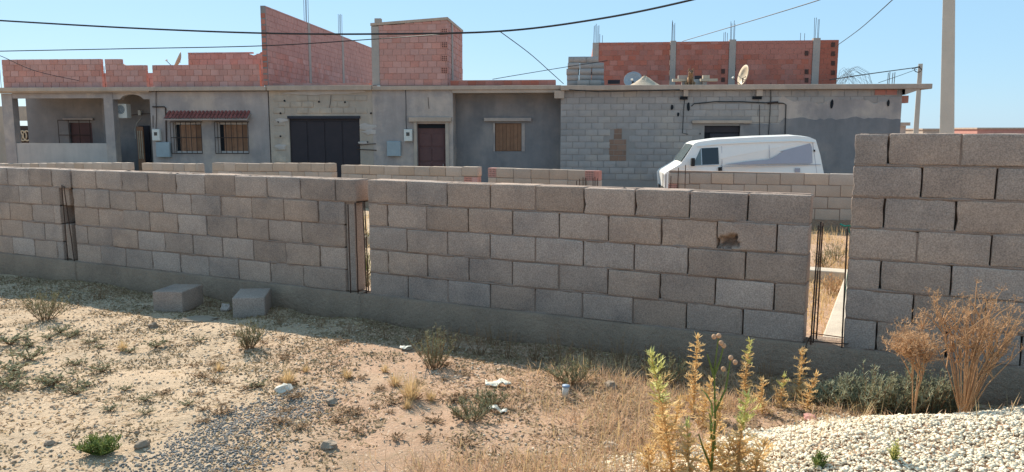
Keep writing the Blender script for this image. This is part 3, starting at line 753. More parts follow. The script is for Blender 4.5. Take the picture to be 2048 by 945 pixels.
# block courses showing through the thin render round the garage
r_ = random.Random(5)
GB = [block_mesh('block', .40, .19, .05, M['plaster_tan'], 400 + i, nx=6, ny=1, nzz=3, rad=.012, rough=.007) for i in range(5)]
for k in range(13):
    z = fz(650, 190) - .21 * (k + 1)
    u = fu(548) + (.2 if k % 2 else 0)
    while u < fu(735) - .3:
        if not (z < gz1 + .05 and u + .4 > g0 - .05 and u < g1 + .05) and r_.random() < .85 and z > -.1:
            put('block', r_.choice(GB), hB, (u, .004 + r_.uniform(-.006, .008), z), (0, 0, 0))
        u += .415
for px, py in ((569, 202), (638, 204), (690, 205), (742, 227), (561, 227), (557, 244), (561, 273), (735, 285)):
    q = f3(px, py, .0); m = MB().tube([(q[0], -.012, q[2]), (q[0], .02, q[2])], [.035, .03], 7); m.part('scaffold_hole_shade', M['dark'], hB)  # dark disc on the wall face stands in for a scaffold hole's shade
def smear(px0, px1, py0, py1, v, seed, mt='plaster_pale'):
    a = f3(px0, py1, v); b = f3(px1, py0, v); n = 14; V = []; r2 = random.Random(seed); c = ((a[0] + b[0]) / 2, (a[2] + b[2]) / 2)
    V.append((c[0], v - .02, c[1]))
    for i in range(n):
        q = 2 * math.pi * i / n; k = r2.uniform(.6, 1.1)
        V.append((c[0] + (b[0] - a[0]) / 2 * math.cos(q) * k, v + .004, c[1] + (b[2] - a[2]) / 2 * math.sin(q) * k))
    MB().add(V, [(0, 1 + i, 1 + (i + 1) % n) for i in range(n)]).part('mortar_smear', M[mt], hB, True)
for i, s_ in enumerate([(548, 576, 236, 246), (548, 574, 288, 300), (716, 752, 246, 262), (722, 756, 258, 270), (716, 742, 282, 290), (560, 740, 178, 191)]): smear(*s_, -.008, i)
m = MB(); m.tube([f3(714, 291, -.02), f3(735, 289, -.02), f3(752, 288, -.02)], .012, 4); m.tube([f3(714, 299, -.02), f3(733, 300, -.02), f3(753, 301, -.02)], .014, 4); m.part('loose_bar', M['rebar'], hB)
m = MB(); m.tube([f3(662, 190, -.01), f3(661, 203, -.01), f3(659, 216, -.01)], .008, 4); m.part('hanging_wire', M['cable'], hB)
# door bay
d0, d1, dz1 = fu(834), fu(891), fz(860, 248)
wall_holes((fu(746) + .002, fu(906)), (STREET, zB), [(d0, d1, STREET, dz1)], 0, .24).part('door_wall', M['plaster'], hB)
for (a, b, c, d) in ((fu(828), d0 - .002, STREET, fz(860, 244)), (d1 + .002, fu(898), STREET, fz(860, 244))):
    MB().box(a, b, -.05, -.003, c, d).part('door_surround', M['plaster_tan'], hB)
MB().box(fu(819), fu(904), -.12, -.003, fz(860, 244) + .003, fz(860, 235)).part('door_hood', M['slab'], hB, bev=.01)
dd = MB().box(d0, d1, .12, .17, STREET, dz1).part('door', M['door_red'], hB)
MB().box(d0 + .03, d1 - .03, .095, .118, dz1 - .15, dz1 - .02).part('transom', M['dark'], dd)
for i in range(4):
    zz = STREET + .3 + i * .5
    for j in range(2):
        a = d0 + .05 + j * (d1 - d0 - .08) / 2
        MB().box(a, a + (d1 - d0 - .16) / 2, .1, .118, zz, zz + .42).part('panel', M['door_red'], dd, bev=.012)
MB().tube([(d1 - .1, .06, .45), (d1 - .1, .06, .6)], .012, 6).part('handle', M['chrome'], dd)
meter_box(hB, 808, 824, 259, 283, 'white_plastic'); meter_box(hB, 774, 801, 283, 313, 'grey_metal', window=False)
m = MB(); m.tube([f3(811, 179, -.03), f3(812, 210, -.03), f3(812, 240, -.03), f3(813, 259, -.03)], .01, 5); m.part('conduit', M['cable'], hB)
m = MB(); m.tube([f3(856, 195, -.01), f3(857, 208, -.01), f3(858, 218, -.01)], .008, 4); m.part('hanging_wire', M['cable'], hB)
# recessed bay with the boarded window
RV = .7
w0, w1, wz0, wz1 = fu(990, RV), fu(1043, RV), fz(1015, 303, RV), fz(1015, 247, RV)
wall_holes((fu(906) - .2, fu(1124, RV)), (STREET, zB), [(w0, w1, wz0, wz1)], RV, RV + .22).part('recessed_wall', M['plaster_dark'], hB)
MB().box(fu(906) - .2, fu(906) - .003, .241, RV - .002, STREET, zB).part('return_wall', M['plaster'], hB)
wo = MB().box(w0, w1, RV + .1, RV + .16, wz0, wz1).part('window', M['wood'], hB)
planks(hB, wo, w0 + .01, w1 - .01, wz0 + .01, wz1 - .01, RV + .03, 7)
MB().box(w0 - .06, w0 - .002, RV - .02, RV - .001, wz0, wz1).part('window_surround', M['plaster'], hB); MB().box(w1 + .002, w1 + .12, RV - .02, RV - .001, wz0, wz1).part('window_surround', M['plaster'], hB)
MB().box(fu(969, RV), fu(1063, RV), RV - .12, RV - .002, fz(1015, 243, RV), fz(1015, 236, RV)).part('window_hood', M['plaster'], hB, bev=.01)
# slab with its lip
MB().box(fu(539) + .012, fu(747), -.16, 15.3, zB + .002, zB + .17).part('roof_slab', M['slab'], hB, bev=.015)
MB().box(fu(747) + .003, fu(1122), -.1, 12.3, zB + .002, zB + .14).part('roof_slab', M['slab'], hB, bev=.015)
MB().box(fu(906), fu(1121), -.06, RV - .002, zB - .1, zB).part('soffit', M['slab'], hB)
zq = zB + .172
# tall side wall stepping back along the plot
LV = .05; Ls = 14.6; zt = fz(534.5, 12, LV); 
brickwork(hB, (fu(541, LV), LV, zq), 'v', Ls, zt - zq, 'brick', M['brick'], M['brickmortar'], limit=290 - 20)
uend = fu(541, LV) - .165
MB().box(uend, fu(541, LV) + .002, LV - .045, LV - .003, zq, zt).part('end_pier', M['plaster_dark'], hB)
for k in range(12):
    MB().box(uend + .005, fu(541, LV) - .005, LV - .06, LV - .046, zq + .02 + k * .205, zq + .17 + k * .205).part('celled_end', M['brick_red'], hB)
for (px, py0, py1, vv) in ((626, 0, 45, 4.2), (695, 32, 76, 8.6)):
    u0 = fu(541, LV) - .02
    for i in range(4):
        v = vv + (i % 2) * .2; u = u0 - .12 + (i // 2) * .1
        MB().tube([(u, v, zt - .3), (u + .01, v + .01, zt + .95)], .01, 5).part('starter_bar', M['rebar'], hB)
    MB().box(u0 + .002, u0 + .035, vv - .02, vv + .24, zq, zt - .004).part('column', M['concrete'], hB)
# brick tower
tu0, tu1, TV = fu(762, .1), fu(896, .1), .1
tzl, tzr = fz(762, 52, TV), fz(896, 40, TV)
topf = lambda u: (tzl - zq) + (tzr - tzl) * u / (tu1 - tu0)
tw_ = thing('stair_tower', 'unfinished pink brick stair tower standing on the house roof', 'tower', FAC, (tu0, TV, zq))
brickwork(tw_, (tu0, TV, zq), 'u', tu1 - tu0, tzr - zq, 'brick', M['brick'], M['brickmortar'], top=topf, limit=280)
brickwork(tw_, (tu1, TV + .16, zq), 'v', 3.3, tzr - zq, 'brick', M['brick'], M['brickmortar'], top=lambda v: tzr - zq, limit=280)
MB().box(fu(747, TV), tu0 - .003, TV - .01, TV + .22, zq, tzl - .02).part('column', M['concrete'], tw_)
MB().box(fu(754, TV), fu(766, TV), TV, TV + .2, tzl + .105, fz(760, 37, TV)).part('block', M['concrete'], tw_)
MB().box(tu1 + .004, tu1 + .03, TV + .85, TV + 1.1, zq, tzr - .01).part('column', M['concrete'], tw_)
MB().box(tu0 + .01, tu0 + .15, TV + .15, TV + 3.4, zq, tzl - .02).part('rear_brick_wall', M['brick'], tw_)
MB().box(tu0 + .16, tu1 - .15, TV + 3.3, TV + 3.45, zq, tzl - .02).part('rear_brick_wall', M['brick'], tw_)
m = MB(); a0, a1 = fu(747, TV) - .02, tu1 + .03
m.add([(a0, TV - .02, tzl), (a1, TV - .02, tzr), (a1, TV + 3.5, tzr), (a0, TV + 3.5, tzl), (a0, TV - .02, tzl + .09), (a1, TV - .02, tzr + .09), (a1, TV + 3.5, tzr + .09), (a0, TV + 3.5, tzl + .09)], [(0, 3, 2, 1), (4, 5, 6, 7), (0, 1, 5, 4), (1, 2, 6, 5), (2, 3, 7, 6), (3, 0, 4, 7)])
m.part('roof_slab', M['slab'], tw_)
for py in (62, 89, 116, 140): 
    q = f3(893, py, TV); MB().box(q[0] - .17, q[0] + .05, TV - .012, TV + .05, q[2] - .11, q[2] + .09).part('celled_end', M['brick'], tw_); 
    for i in range(3):
        for k in range(3): MB().box(q[0] - .155 + i * .065, q[0] - .115 + i * .065, TV - .0165, TV - .013, q[2] - .095 + k * .06, q[2] - .06 + k * .06).part('cell', M['cellbrown'], tw_)
# low brick kerb on the roof
brickwork(hB, (fu(540, .4) + .05, .4, zq), 'u', fu(744, .4) - fu(540, .4) - .1, .11, 'brickl', M['brick'], M['brickmortar'], bh=.1, limit=290)
brickwork(hB, (tu1 + .08, .2, zB + .145), 'u', fu(1112, .2) - tu1 - .1, .2, 'brickl2', M['brick_red'], M['brickmortar'], bh=.17, limit=330)
# shell
MB().box(fu(1124, RV) - .2, fu(1124, RV), RV + .225, 12, STREET, zB).part('side_wall', M['plaster'], hB)
MB().box(fu(541), fu(541) + .2, .245, 12, STREET, zB).part('side_wall', M['plaster'], hB)
MB().box(fu(541) + .205, fu(1124, RV) - .205, 11.8, 12, STREET, zB).part('rear_wall', M['plaster'], hB)

# ---------------------------------------------------------------- bare block house
zC = fz(1450, 181); CV = -.1; c0, c1 = fu(1121, CV), fu(1800, CV)
hC = thing('house', 'bare grey block house with thin overhanging roof slab behind the white van', 'house', FAC, (c0, CV, STREET))
e0, e1, ez1 = fu(1409, CV), fu(1481, CV), fz(1445, 252, CV)
wall_holes((c0, c1), (STREET, zC), [(e0, e1, STREET, ez1)], CV + .012, CV + .24).part('wall_core', M['greymortar'], hC)
GBf = [block_mesh('block', .402, .198, .06, M['greyblock'], 500 + i, nx=5, ny=1, nzz=4, rad=.004, rough=.005) for i in range(6)]
zc0 = .3; nrow = 0; cnt = 0
pu = fu(1556, CV)
z = zC - .21; r = 0
patch = (fu(1218, CV), fu(1253, CV), fz(1235, 322, CV), fz(1235, 262, CV))
while z > -.1:
    u = c0 + .2 * (r % 2); 
    if r % 2: put('block', GBf[r % 6], hC, (c0 + .003, CV, z), (0, 0, 0), (.47, 1, 1))
    while u < c1 - .1:
        ln = min(.402, c1 - u - .01)
        right_part = u > pu
        skip = (u + ln > e0 - .02 and u < e1 + .02 and z < ez1 + .12) or (right_part and (z < fz(1700, 236, CV))) or (u + ln > patch[0] + .1 and u < patch[1] - .1 and patch[2] - .05 < z < patch[3] - .1)
        if not skip:
            put('block', rnd.choice(GBf), hC, (u + .003, CV + rnd.uniform(-.006, .006), z + rnd.uniform(-.004, .004)), (0, 0, rnd.uniform(-.006, .006)), (ln / .402 * .993, 1, 1)); cnt += 1
        u += .4145
    z -= .21; r += 1
# clay brick infill patch
bkey = unit_brick('infill', M['wood'], .29, .19, .05)
MIN = mat('infill_brick', (.30, .175, .12), (.22, .15, .115), 3, .3, 30, orand=.15)
for me in bkey: me.materials.clear(); me.materials.append(MIN)
zz = patch[2]; k = 0
while zz < patch[3] - .05:
    a, b = patch[0] + (.15 if zz > patch[3] - .45 else 0) + rnd.uniform(0, .05), patch[1] - (.15 if zz > patch[3] - .45 else 0)
    u = a
    while u < b - .05:
        ln = min(.29 if not (k % 2 and u == a) else .15, b - u); put('clay_brick', rnd.choice(bkey), hC, (u, CV + .002, zz), (0, 0, 0), (ln / .29, 1, .85)); u += ln + .012
    zz += .18; k += 1
# rendered part with a ragged upper edge
def ragged(w_, u0, u1, z0, zt, v, mt, seed, name='render_coat', amp=.12, thick=.02):
    n = 40; V = []; Fs = []
    for i in range(n + 1):
        u = u0 + (u1 - u0) * i / n; t_ = zt(u) + amp * nz(u * 1.7, seed) + amp * .5 * nz(u * 6, seed)
        V += [(u, v, z0), (u, v, t_ - .03), (u, v + thick, t_)]
    for i in range(n):
        o = i * 3; Fs += [(o, o + 3, o + 4, o + 1), (o + 1, o + 4, o + 5, o + 2)]
    Fs.append((0, 1, 2)); return MB().add(V, Fs).part(name, M[mt], w_)
ragged(hC, fu(1480, CV), c1 - .002, STREET, lambda u: fz(1500, 248, CV) if u < fu(1560, CV) else fz(1700, 236, CV), CV - .016, 'plaster_dark', 3)
ragged(hC, fu(1556, CV), c1 - .003, fz(1700, 240, CV), lambda u: fz(1700, 200, CV), CV - .010, 'plaster', 8, amp=.2)
# reveals, door, lintel
do = MB().box(e0, e1, CV + .15, CV + .2, STREET, ez1).part('door', M['dark'], hC)
MB().box(e0 + .02, e1 - .02, CV + .1, CV + .148, ez1 - .22, ez1 - .02).part('transom', M['garage'], do); MB().box(e0 + .2, e1 - .02, CV + .11, CV + .146, STREET, ez1 - .25).part('leaf', M['darkpaint'], do)
MB().box(fu(1383, CV), fu(1502, CV), CV - .1, CV - .008, fz(1445, 247, CV), fz(1445, 241, CV)).part('lintel', M['slab'], hC, bev=.01)
# slab, beams, bracket
ov = fu(1853, CV)
MB().box(fu(1121, CV) + .004, ov, CV - .22, 7.4, zC + .004, zC + .165).part('roof_slab', M['slab'], hC, bev=.018)
m = MB(); m.add([(c1 + .003, CV - .2, zC - .18), (c1 + .003, 7, zC - .18), (c1 + .45, 7, zC - .02), (c1 + .45, CV - .2, zC - .02), (c1 + .003, CV - .2, zC), (c1 + .003, 7, zC), (c1 + .45, 7, zC), (c1 + .45, CV - .2, zC)], [(0, 3, 2, 1), (4, 5, 6, 7), (0, 4, 7, 3)[::-1], (1, 2, 6, 5)[::-1], (2, 3, 7, 6)[::-1]])
m.part('haunch', M['slab'], hC)
MB().box(c1 + .003, c1 + .32, CV + .3, CV + .6, zC - .42, zC - .185).part('beam_end', M['brick'], hC)
for (a, b) in ((1364, 1373), (1508, 1520)):
    MB().box(fu(a, CV), fu(b, CV), CV - .16, CV - .012, zC - .2, zC).part('beam_end', M['slab'], hC)
    MB().box(fu(a - 6, CV), fu(b, CV), CV - .07, CV - .011, zC - .3, zC - .205).part('celled_end', M['dark'], hC)
MB().box(fu(1110, RV), fu(1128, CV), CV - .16, CV - .024, zC - .25, zC).part('corner_beam', M['slab'], hC)
q0 = fu(1745, CV); MB().box(q0, q0 + .33, CV - .022, CV + .05, zC - .17, zC - .01).part('clay_brick', M['brick_red'], hC); MB().box(q0 + .35, q0 + .68, CV - .02, CV + .05, zC - .17, zC - .01).part('clay_brick', M['brick_red'], hC)
for (px, py, w2, h2) in ((1344, 215, .12, .2), (1356, 230, .1, .14), (1377, 213, .11, .3), (1663, 208, .12, .32), (1776, 207, .09, .25), (1400, 268, .05, .06)):
    q = f3(px, py, CV); m = MB(); n = 9; V = [(q[0], CV - .028, q[2])]; r2 = random.Random(px)
    for i in range(n): V.append((q[0] + w2 / 2 * math.cos(i * 2 * math.pi / n) * r2.uniform(.6, 1.1), CV - .03, q[2] + h2 / 2 * math.sin(i * 2 * math.pi / n) * r2.uniform(.7, 1.1)))
    m.add(V, [(0, 1 + (i + 1) % n, 1 + i) for i in range(n)][:]).part('broken_hole_shade', M['dark'], hC)  # flat dark patch coloured as the shade inside a broken hole, no recess
cv = CV - .04
def pipe(pts, r=.012, mt='cable', nm='conduit', par=hC, v=cv): MB().tube([f3(a, b, v) for a, b in pts], r, 5).part(nm, M[mt], par)
pipe([(1369, 200), (1367, 225), (1365, 267), (1376, 269)]); pipe([(1383, 213), (1388, 208), (1430, 204), (1480, 204), (1525, 206), (1566, 207), (1572, 210), (1570, 270)], .016)
pipe([(1542, 166), (1541, 205), (1537, 270)], .012); pipe([(1519, 210), (1519, 272)], .01, 'iron'); pipe([(1535, 207), (1556, 205)], .035, 'iron'); pipe([(1138, 180), (1200, 184), (1280, 182), (1360, 180)], .014, v=CV - .24)
MB().box(fu(1519, CV), fu(1533, CV), CV - .12, CV - .02, fz(1525, 279, CV), fz(1525, 272, CV)).part('meter_box', M['white_plastic'], hC)
MB().box(c1 - .22, c1 - .002, CV + .245, 7, STREET, zC).part('side_wall', M['greyblock'], hC); MB().box(c0, c0 + .2, CV + .245, 7, STREET, zC).part('side_wall', M['greyblock'], hC)
MB().box(c0 + .205, c1 - .225, 6.8, 7, STREET, zC).part('rear_wall', M['greyblock'], hC)
zqC = zC + .167
# things kept on that roof
gb = [block_mesh('stacked_block', .40, .2, .2, M['greyblock'], 600 + i, nx=3, ny=2, nzz=2, rad=.006, rough=.004) for i in range(5)]
sb_ = fu(1133, .6)
lay = [[0, .42, .84], [.0, .42, .84], [0, .42, .84], [.02, .43, .84], [.02, .25, .62]]
for k, row in enumerate(lay):
    for i, x in enumerate(row):
        for j in range(2):
            if k == 4 and j == 1: continue
            o = bpy.data.objects.new('stacked_block', gb[(k + i + j) % 5]); col.objects.link(o)
            o.location = FAC.world((sb_ + x * 1.0 + rnd.uniform(-.02, .02), .55 + j * .22 + rnd.uniform(-.02, .02), zqC + k * .2)); o.rotation_euler = (0, 0, R(-5 + rnd.uniform(-3, 3)))
            lab(o, ('grey concrete block on the top layer of the rooftop pile' if k == 4 else 'grey concrete block within the rooftop pile at the house corner'), 'concrete block', 'blocks piled on the roof')
for x in (.35, .75):
    o = bpy.data.objects.new('stacked_block', gb[1]); col.objects.link(o); o.location = FAC.world((sb_ + x, .25, zqC)); o.rotation_euler = (0, 0, R(-9)); lab(o, 'grey concrete block lying loose in front of the rooftop pile', 'concrete block', 'blocks piled on the roof')
dish('round grey satellite dish lying behind the rooftop sand heap', 1266, 160, 1.3, .32, 190, 25, 'dish_grey', zqC)
dish('tan satellite dish turned sideways on the block house roof', 1486, 151, .9, .36, -104, 14, 'dish', zqC)
# heap of sand
hc = Vector(f3(1290, 160, .9)); V = []; Fs = []; n = 24; m_ = 8
for j in range(m_ + 1):
    rr = j / m_
    for k in range(n):
        a = 2 * math.pi * k / n; h = .38 * (1 - rr) ** 1.1 * (1 + .2 * nz(math.cos(a) * 2, math.sin(a) * 2, j)) 
        V.append((hc.x + .62 * rr * math.cos(a), .9 + .5 * rr * math.sin(a), zqC + h))
for j in range(m_):
    for k in range(n): Fs.append((j * n + k, j * n + (k + 1) % n, (j + 1) * n + (k + 1) % n, (j + 1) * n + k)[::-1])
o = MB().add(V, Fs); th = thing('sand_heap', 'pale heap of sand on the block house roof', 'sand heap', FAC, (hc.x, .9, zqC)); o.part('sand', M['pebble'], th, True)['kind'] = 'stuff'
def roof_box(name, label, cat, px0, px1, py0, py1, v, mt, d=.3):
    a = f3(px0, py1, v); b = f3(px1, py0, v); th = thing(name, label, cat, FAC, (a[0], v, a[2]))
    MB().box(a[0], b[0], v, v + d, a[2], b[2]).part('body', M[mt], th, bev=.008)
zb_ = zqC
th = thing('trestle', 'pale timber boards resting on two concrete props on the roof', 'timber', FAC, (fu(1345, .5), .5, zqC))
MB().box(fu(1343, .5), fu(1372, .5), .5, .75, fz(1350, 163, .5), fz(1350, 158, .5)).part('board', M['wood_pale'], th); MB().box(fu(1398, .5), fu(1432, .5), .5, .75, fz(1350, 163, .5), fz(1350, 158, .5)).part('board', M['wood_pale'], th)
MB().box(fu(1362, .5), fu(1371, .5), .55, .75, zqC, fz(1350, 163, .5) - .003).part('prop', M['concrete'], th); MB().box(fu(1403, .5), fu(1411, .5), .55, .75, zqC, fz(1350, 163, .5) - .003).part('prop', M['concrete'], th)
MB().box(fu(1354, .5), fu(1372, .5), .52, .72, fz(1350, 158, .5) + .003, fz(1350, 151, .5)).part('block', M['concrete'], th); MB().box(fu(1403, .5), fu(1416, .5), .52, .72, fz(1350, 158, .5) + .003, fz(1350, 151, .5)).part('block', M['wood_pale'], th)
MB().box(fu(1384, .8), fu(1402, .8), .8, 1.0, zqC, fz(1390, 159, .8)).part('crate', M['grey_metal'], th); MB().box(fu(1386, .8), fu(1400, .8), .82, 1.0, fz(1390, 159, .8) + .003, fz(1390, 152, .8)).part('board', M['darkpaint'], th)
roof_box('rubble_bag', 'dark rubble bag slumped beside the stacked blocks on the roof', 'bag', 1216, 1240, 160, 168, .3, 'garage')
# dog looking over the roof edge
dg = Vector(f3(1381, 163, .3)); dth = thing('dog', 'tan and dark dog sitting on the roof between the timber boards', 'dog', FAC, (dg.x, .3, zqC))
m = MB()
def blob(m, c, rx, ry, rz_, n=10, k=7):
    V = []; Fs = []
    for j in range(k + 1):
        ph = math.pi * j / k
        for i in range(n):
            a = 2 * math.pi * i / n; V.append((c[0] + rx * math.sin(ph) * math.cos(a), c[1] + ry * math.sin(ph) * math.sin(a), c[2] + rz_ * math.cos(ph)))
    for j in range(k):
        for i in range(n): Fs.append((j * n + i, j * n + (i + 1) % n, (j + 1) * n + (i + 1) % n, (j + 1) * n + i)[::-1])
    m.add(V, Fs)
zz = zqC
rings = [(0, .24, .0, .001, .001), (0, .2, .03, .13, .15), (0, .14, .14, .125, .15), (0, .06, .26, .10, .11), (0, .01, .33, .075, .08), (0, -.03, .38, .075, .085), (0, -.05, .43, .08, .09), (0, -.05, .47, .06, .07), (0, -.05, .50, .02, .03)]
V = []; Fs = []; n = 12
for (x, y, z_, rx, ry) in rings:
    for k in range(n): a = 2 * math.pi * k / n; V.append((dg.x + x + rx * math.cos(a), .3 + y + ry * math.sin(a), zz + z_))
for j in range(len(rings) - 1):
    for k in range(n): Fs.append((j * n + k, j * n + (k + 1) % n, (j + 1) * n + (k + 1) % n, (j + 1) * n + k))
m.add(V, Fs)
for s_ in (-1, 1):
    m.tube([(dg.x + s_ * .06, .3, zz + .26), (dg.x + s_ * .06, .25, zz + .14), (dg.x + s_ * .06, .23, zz + .03), (dg.x + s_ * .06, .18, zz + .015)], [.05, .035, .028, .026], 7)
    m.tube([(dg.x + s_ * .1, .5, zz + .1), (dg.x + s_ * .13, .38, zz + .09), (dg.x + s_ * .12, .34, zz + .02), (dg.x + s_ * .12, .26, zz + .015)], [.07, .055, .035, .03], 7)
    m.tube([(dg.x + s_ * .05, .27, zz + .46), (dg.x + s_ * .065, .26, zz + .52), (dg.x + s_ * .075, .255, zz + .575)], [.032, .024, .004], 6)
m.tube([(dg.x, .24, zz + .425), (dg.x, .16, zz + .41), (dg.x, .115, zz + .4)], [.055, .04, .028], 8)
m.tube([(dg.x, .55, zz + .06), (dg.x + .12, .62, zz + .03), (dg.x + .25, .6, zz + .03)], [.035, .03, .01], 6)
m.part('body', M['fur'], dth, True)
blob(mm := MB(), (dg.x, .118, zz + .405), .026, .02, .02); mm.part('nose', M['furdark'], dth, True)
for s_ in (-1, 1): blob(mm := MB(), (dg.x + s_ * .035, .185, zz + .45), .014, .012, .014, 8, 5); mm.part('eye', M['furdark'], dth, True)
blob(mm := MB(), (dg.x, .21, zz + .445), .055, .05, .05); mm.part('mask', M['furdark'], dth, True)

# ---------------------------------------------------------------- red brick shell of a house behind
DV = 6.3
hD = thing('house', 'unroofed red brick upper storey with concrete columns and bare rebar', 'house', FAC, (fu(1185, DV), DV, STREET))
z0 = 2.95; zt = lambda px: fz(px, 86 - (px - 1185) * .012, DV)
segs = [(1195, 1336), (1348, 1452), (1466, 1617), (1632, 1668)]
MB().box(fu(1184, DV), fu(1669, DV), DV + .02, DV + 6, STREET, z0 - .002).part('lower_storey', M['plaster_dark'], hD)
for a, b in segs:
    brickwork(hD, (fu(a, DV), DV, z0), 'u', fu(b, DV) - fu(a, DV), zt((a + b) / 2) - z0, 'brickr', M['brick_red'], M['brickmortar'], limit=300)
for a, b, extra in ((1183, 1195, 0), (1336.5, 1347.5, .04), (1452.5, 1465.5, .06), (1617.5, 1631.5, .08)):
    MB().box(fu(a, DV), fu(b, DV), DV - .03, DV + .2, z0, zt(a) + extra).part('column', M['concrete'], hD)
    for i in range(4):
        u = fu(a, DV) + .04 + (fu(b, DV) - fu(a, DV) - .08) * i / 3
        MB().tube([(u, DV + .04 + .1 * (i % 2), zt(a)), (u + rnd.uniform(-.02, .02), DV + .04 + .1 * (i % 2), zt(a) + rnd.uniform(.65, .9))], .009, 4).part('starter_bar', M['rebar'], hD)
for px, hgt in ((1195, .75), (1197, .4), (1202, .35), (1441, .4), (1444, .42), (1448, .38), (1592, .35), (1600, .33)):
    u = fu(px, DV + .5); MB().tube([(u, DV + .5, zt(px) - .3), (u, DV + .5, zt(px) + hgt)], .009, 4).part('starter_bar', M['rebar'], hD)
for px, py in ((1446, 143), (1446, 160), (1468, 121), (1468, 138), (1613, 107), (1613, 144), (1613, 161), (1666, 90), (1666, 108), (1666, 127), (1666, 146)):
    q = f3(px, py, DV); MB().box(q[0] - .07, q[0] + .07, DV - .022, DV + .03, q[2] - .09, q[2] + .09).part('celled_end', M['cellbrown'], hD)
q = f3(1467, 103, DV); 
for i in range(3):
    for k in range(3): MB().box(q[0] - .08 + i * .06, q[0] - .045 + i * .06, DV - .02, DV - .012, q[2] - .08 + k * .06, q[2] - .045 + k * .06).part('cell', M['white_plastic'], hD)
MB().box(fu(1184, DV), fu(1184, DV) + .2, DV + .21, DV + 6, z0, zt(1185) - .02).part('side_wall', M['brick_red'], hD); MB().box(fu(1668, DV) - .2, fu(1668, DV), DV + .21, DV + 6, z0, zt(1668) - .02).part('side_wall', M['brick_red'], hD)
th = thing('rebar_cage', 'thin rebar stubs standing near the end of the block house roof', 'rebar', FAC, (fu(1769, 3), 3, zqC))
for px, py in ((1769, 146), (1772, 144), (1778, 146), (1782, 145)):
    MB().tube([(fu(px, 3), 3, zqC), (fu(px, 3) + .01, 3, fz(px, py, 3))], .012, 4).part('bar', M['rebar'], th)
th = thing('wire_bundle', 'tangle of thin wire lying on the block house roof', 'wire', FAC, (fu(1700, 4), 4, zqC))
for i in range(26):
    a = rnd.uniform(1668, 1690); b = a + rnd.uniform(15, 60); h = rnd.uniform(132, 152); v = 4 + rnd.uniform(-.4, .4)
    MB().tube([f3(a, 168, v), f3(a + (b - a) * .3, h + 6, v), f3(a + (b - a) * .55, h, v), f3(b, h + 12, v), f3(b + 6, 168, v)], .004, 3).part('wire', M['iron'], th)

# ---------------------------------------------------------------- far low buildings and street level
def farblock(label, px0, px1, pyt, Y, mt, dep=8):
    a = at(px0, pyt, Y); b = at(px1, pyt, Y)
    th = thing('house', label, 'house', WORLD, (a.x, Y, STREET), 'far low houses on the horizon')
    n = max(1, int((b.x - a.x) / 6))
    MB().box(a.x, b.x, Y, Y + dep, STREET, a.z).part('wall', M[mt], th)
    MB().box(a.x - .2, b.x + .2, Y - .25, Y + dep + .2, a.z + .01, a.z + .25).part('roof_slab', M['slab'], th)
    for i in range(n):
        c = a.x + (b.x - a.x) * (i + .5) / n; MB().box(c - .6, c + .6, Y - .05, Y + .1, a.z - 1.7, a.z - .6).part('window', M['dark'], th)
farblock('long red brick house far beyond the tall block wall', 1955, 2200, 259, 120, 'brick')
farblock('pale far house beyond the concrete poles', 1846, 1952, 260.2, 150, 'plaster_tan')
farblock('grey far house peeking past the end of the block house', 1799, 1812, 252, 60, 'plaster')

# ---------------------------------------------------------------- poles and cables
def pole(label, px_b, px_t, py_b, py_t, Y, wb, wt, H, rz, base_notch=False):
    b = at(px_b, py_b, Y); t_ = at(px_t, py_t, Y)
    k = (b.x - t_.x) / (b.z - t_.z)
    foot = Vector((b.x + k * (STREET - .3 - b.z), Y, STREET - .3)); head = Vector((b.x + k * (H - b.z), Y, H))
    th = thing('utility_pole', label, 'pole', WORLD, (foot.x, Y, STREET)); m = MB(); V = []
    for c, s_ in ((foot, wb), (head, wt)):
        for dx, dy in ((-1, -1), (1, -1), (1, 1), (-1, 1)):
            x, y = dx * s_ / 2, dy * s_ / 2 * .8
            V.append((c.x + x * math.cos(rz) - y * math.sin(rz), c.y + x * math.sin(rz) + y * math.cos(rz), c.z))
    m.add(V, [(0, 1, 5, 4), (1, 2, 6, 5), (2, 3, 7, 6), (3, 0, 4, 7), (4, 5, 6, 7)])
    m.part('shaft', M['pole'], th, bev=.012); return th, foot, head
Yp = 17.
big, pf, ph = pole('tall pale concrete utility pole rising behind the tall block wall', 1894, 1898, 262, 0, Yp, .31, .15, 9.2, R(-32))
Ys = 40.
small, sf, sh = pole('short thin concrete pole with a coil of cable near its top', 1832, 1841, 262, 130, Ys, .27, .2, at(1841, 128, Ys).z, R(-25))
MB().tube([at(1846 - 10 + 6 * math.cos(k * .8) * 1.2, 140 + 5 * math.sin(k * .8), Ys - .2) for k in range(17)], .02, 5).part('cable_coil', M['cable'], small)
MB().tube([sh + Vector((-.1, -.15, -.15)), sh + Vector((-.5, -.2, -.25))], .03, 5).part('bracket', M['iron'], small)
def cable(label, pts, r, sag=.0):
    P = [at(px, py, Y) for px, py, Y in pts]; out = []
    n = len(P)
    for i in range(n - 1):          # smooth curve through the surveyed points
        p0 = P[max(i - 1, 0)]; p1 = P[i]; p2 = P[i + 1]; p3 = P[min(i + 2, n - 1)]
        for k in range(10):
            t_ = k / 10; out.append(.5 * ((2 * p1) + (p2 - p0) * t_ + (2 * p0 - 5 * p1 + 4 * p2 - p3) * t_ ** 2 + (3 * p1 - p0 - 3 * p2 + p3) * t_ ** 3))
    out.append(P[-1]); th = thing('overhead_cable', label, 'cable', WORLD, tuple(out[0]), 'overhead cables')
    MB().tube(out, r, 5).part('wire', M['cable'], th)
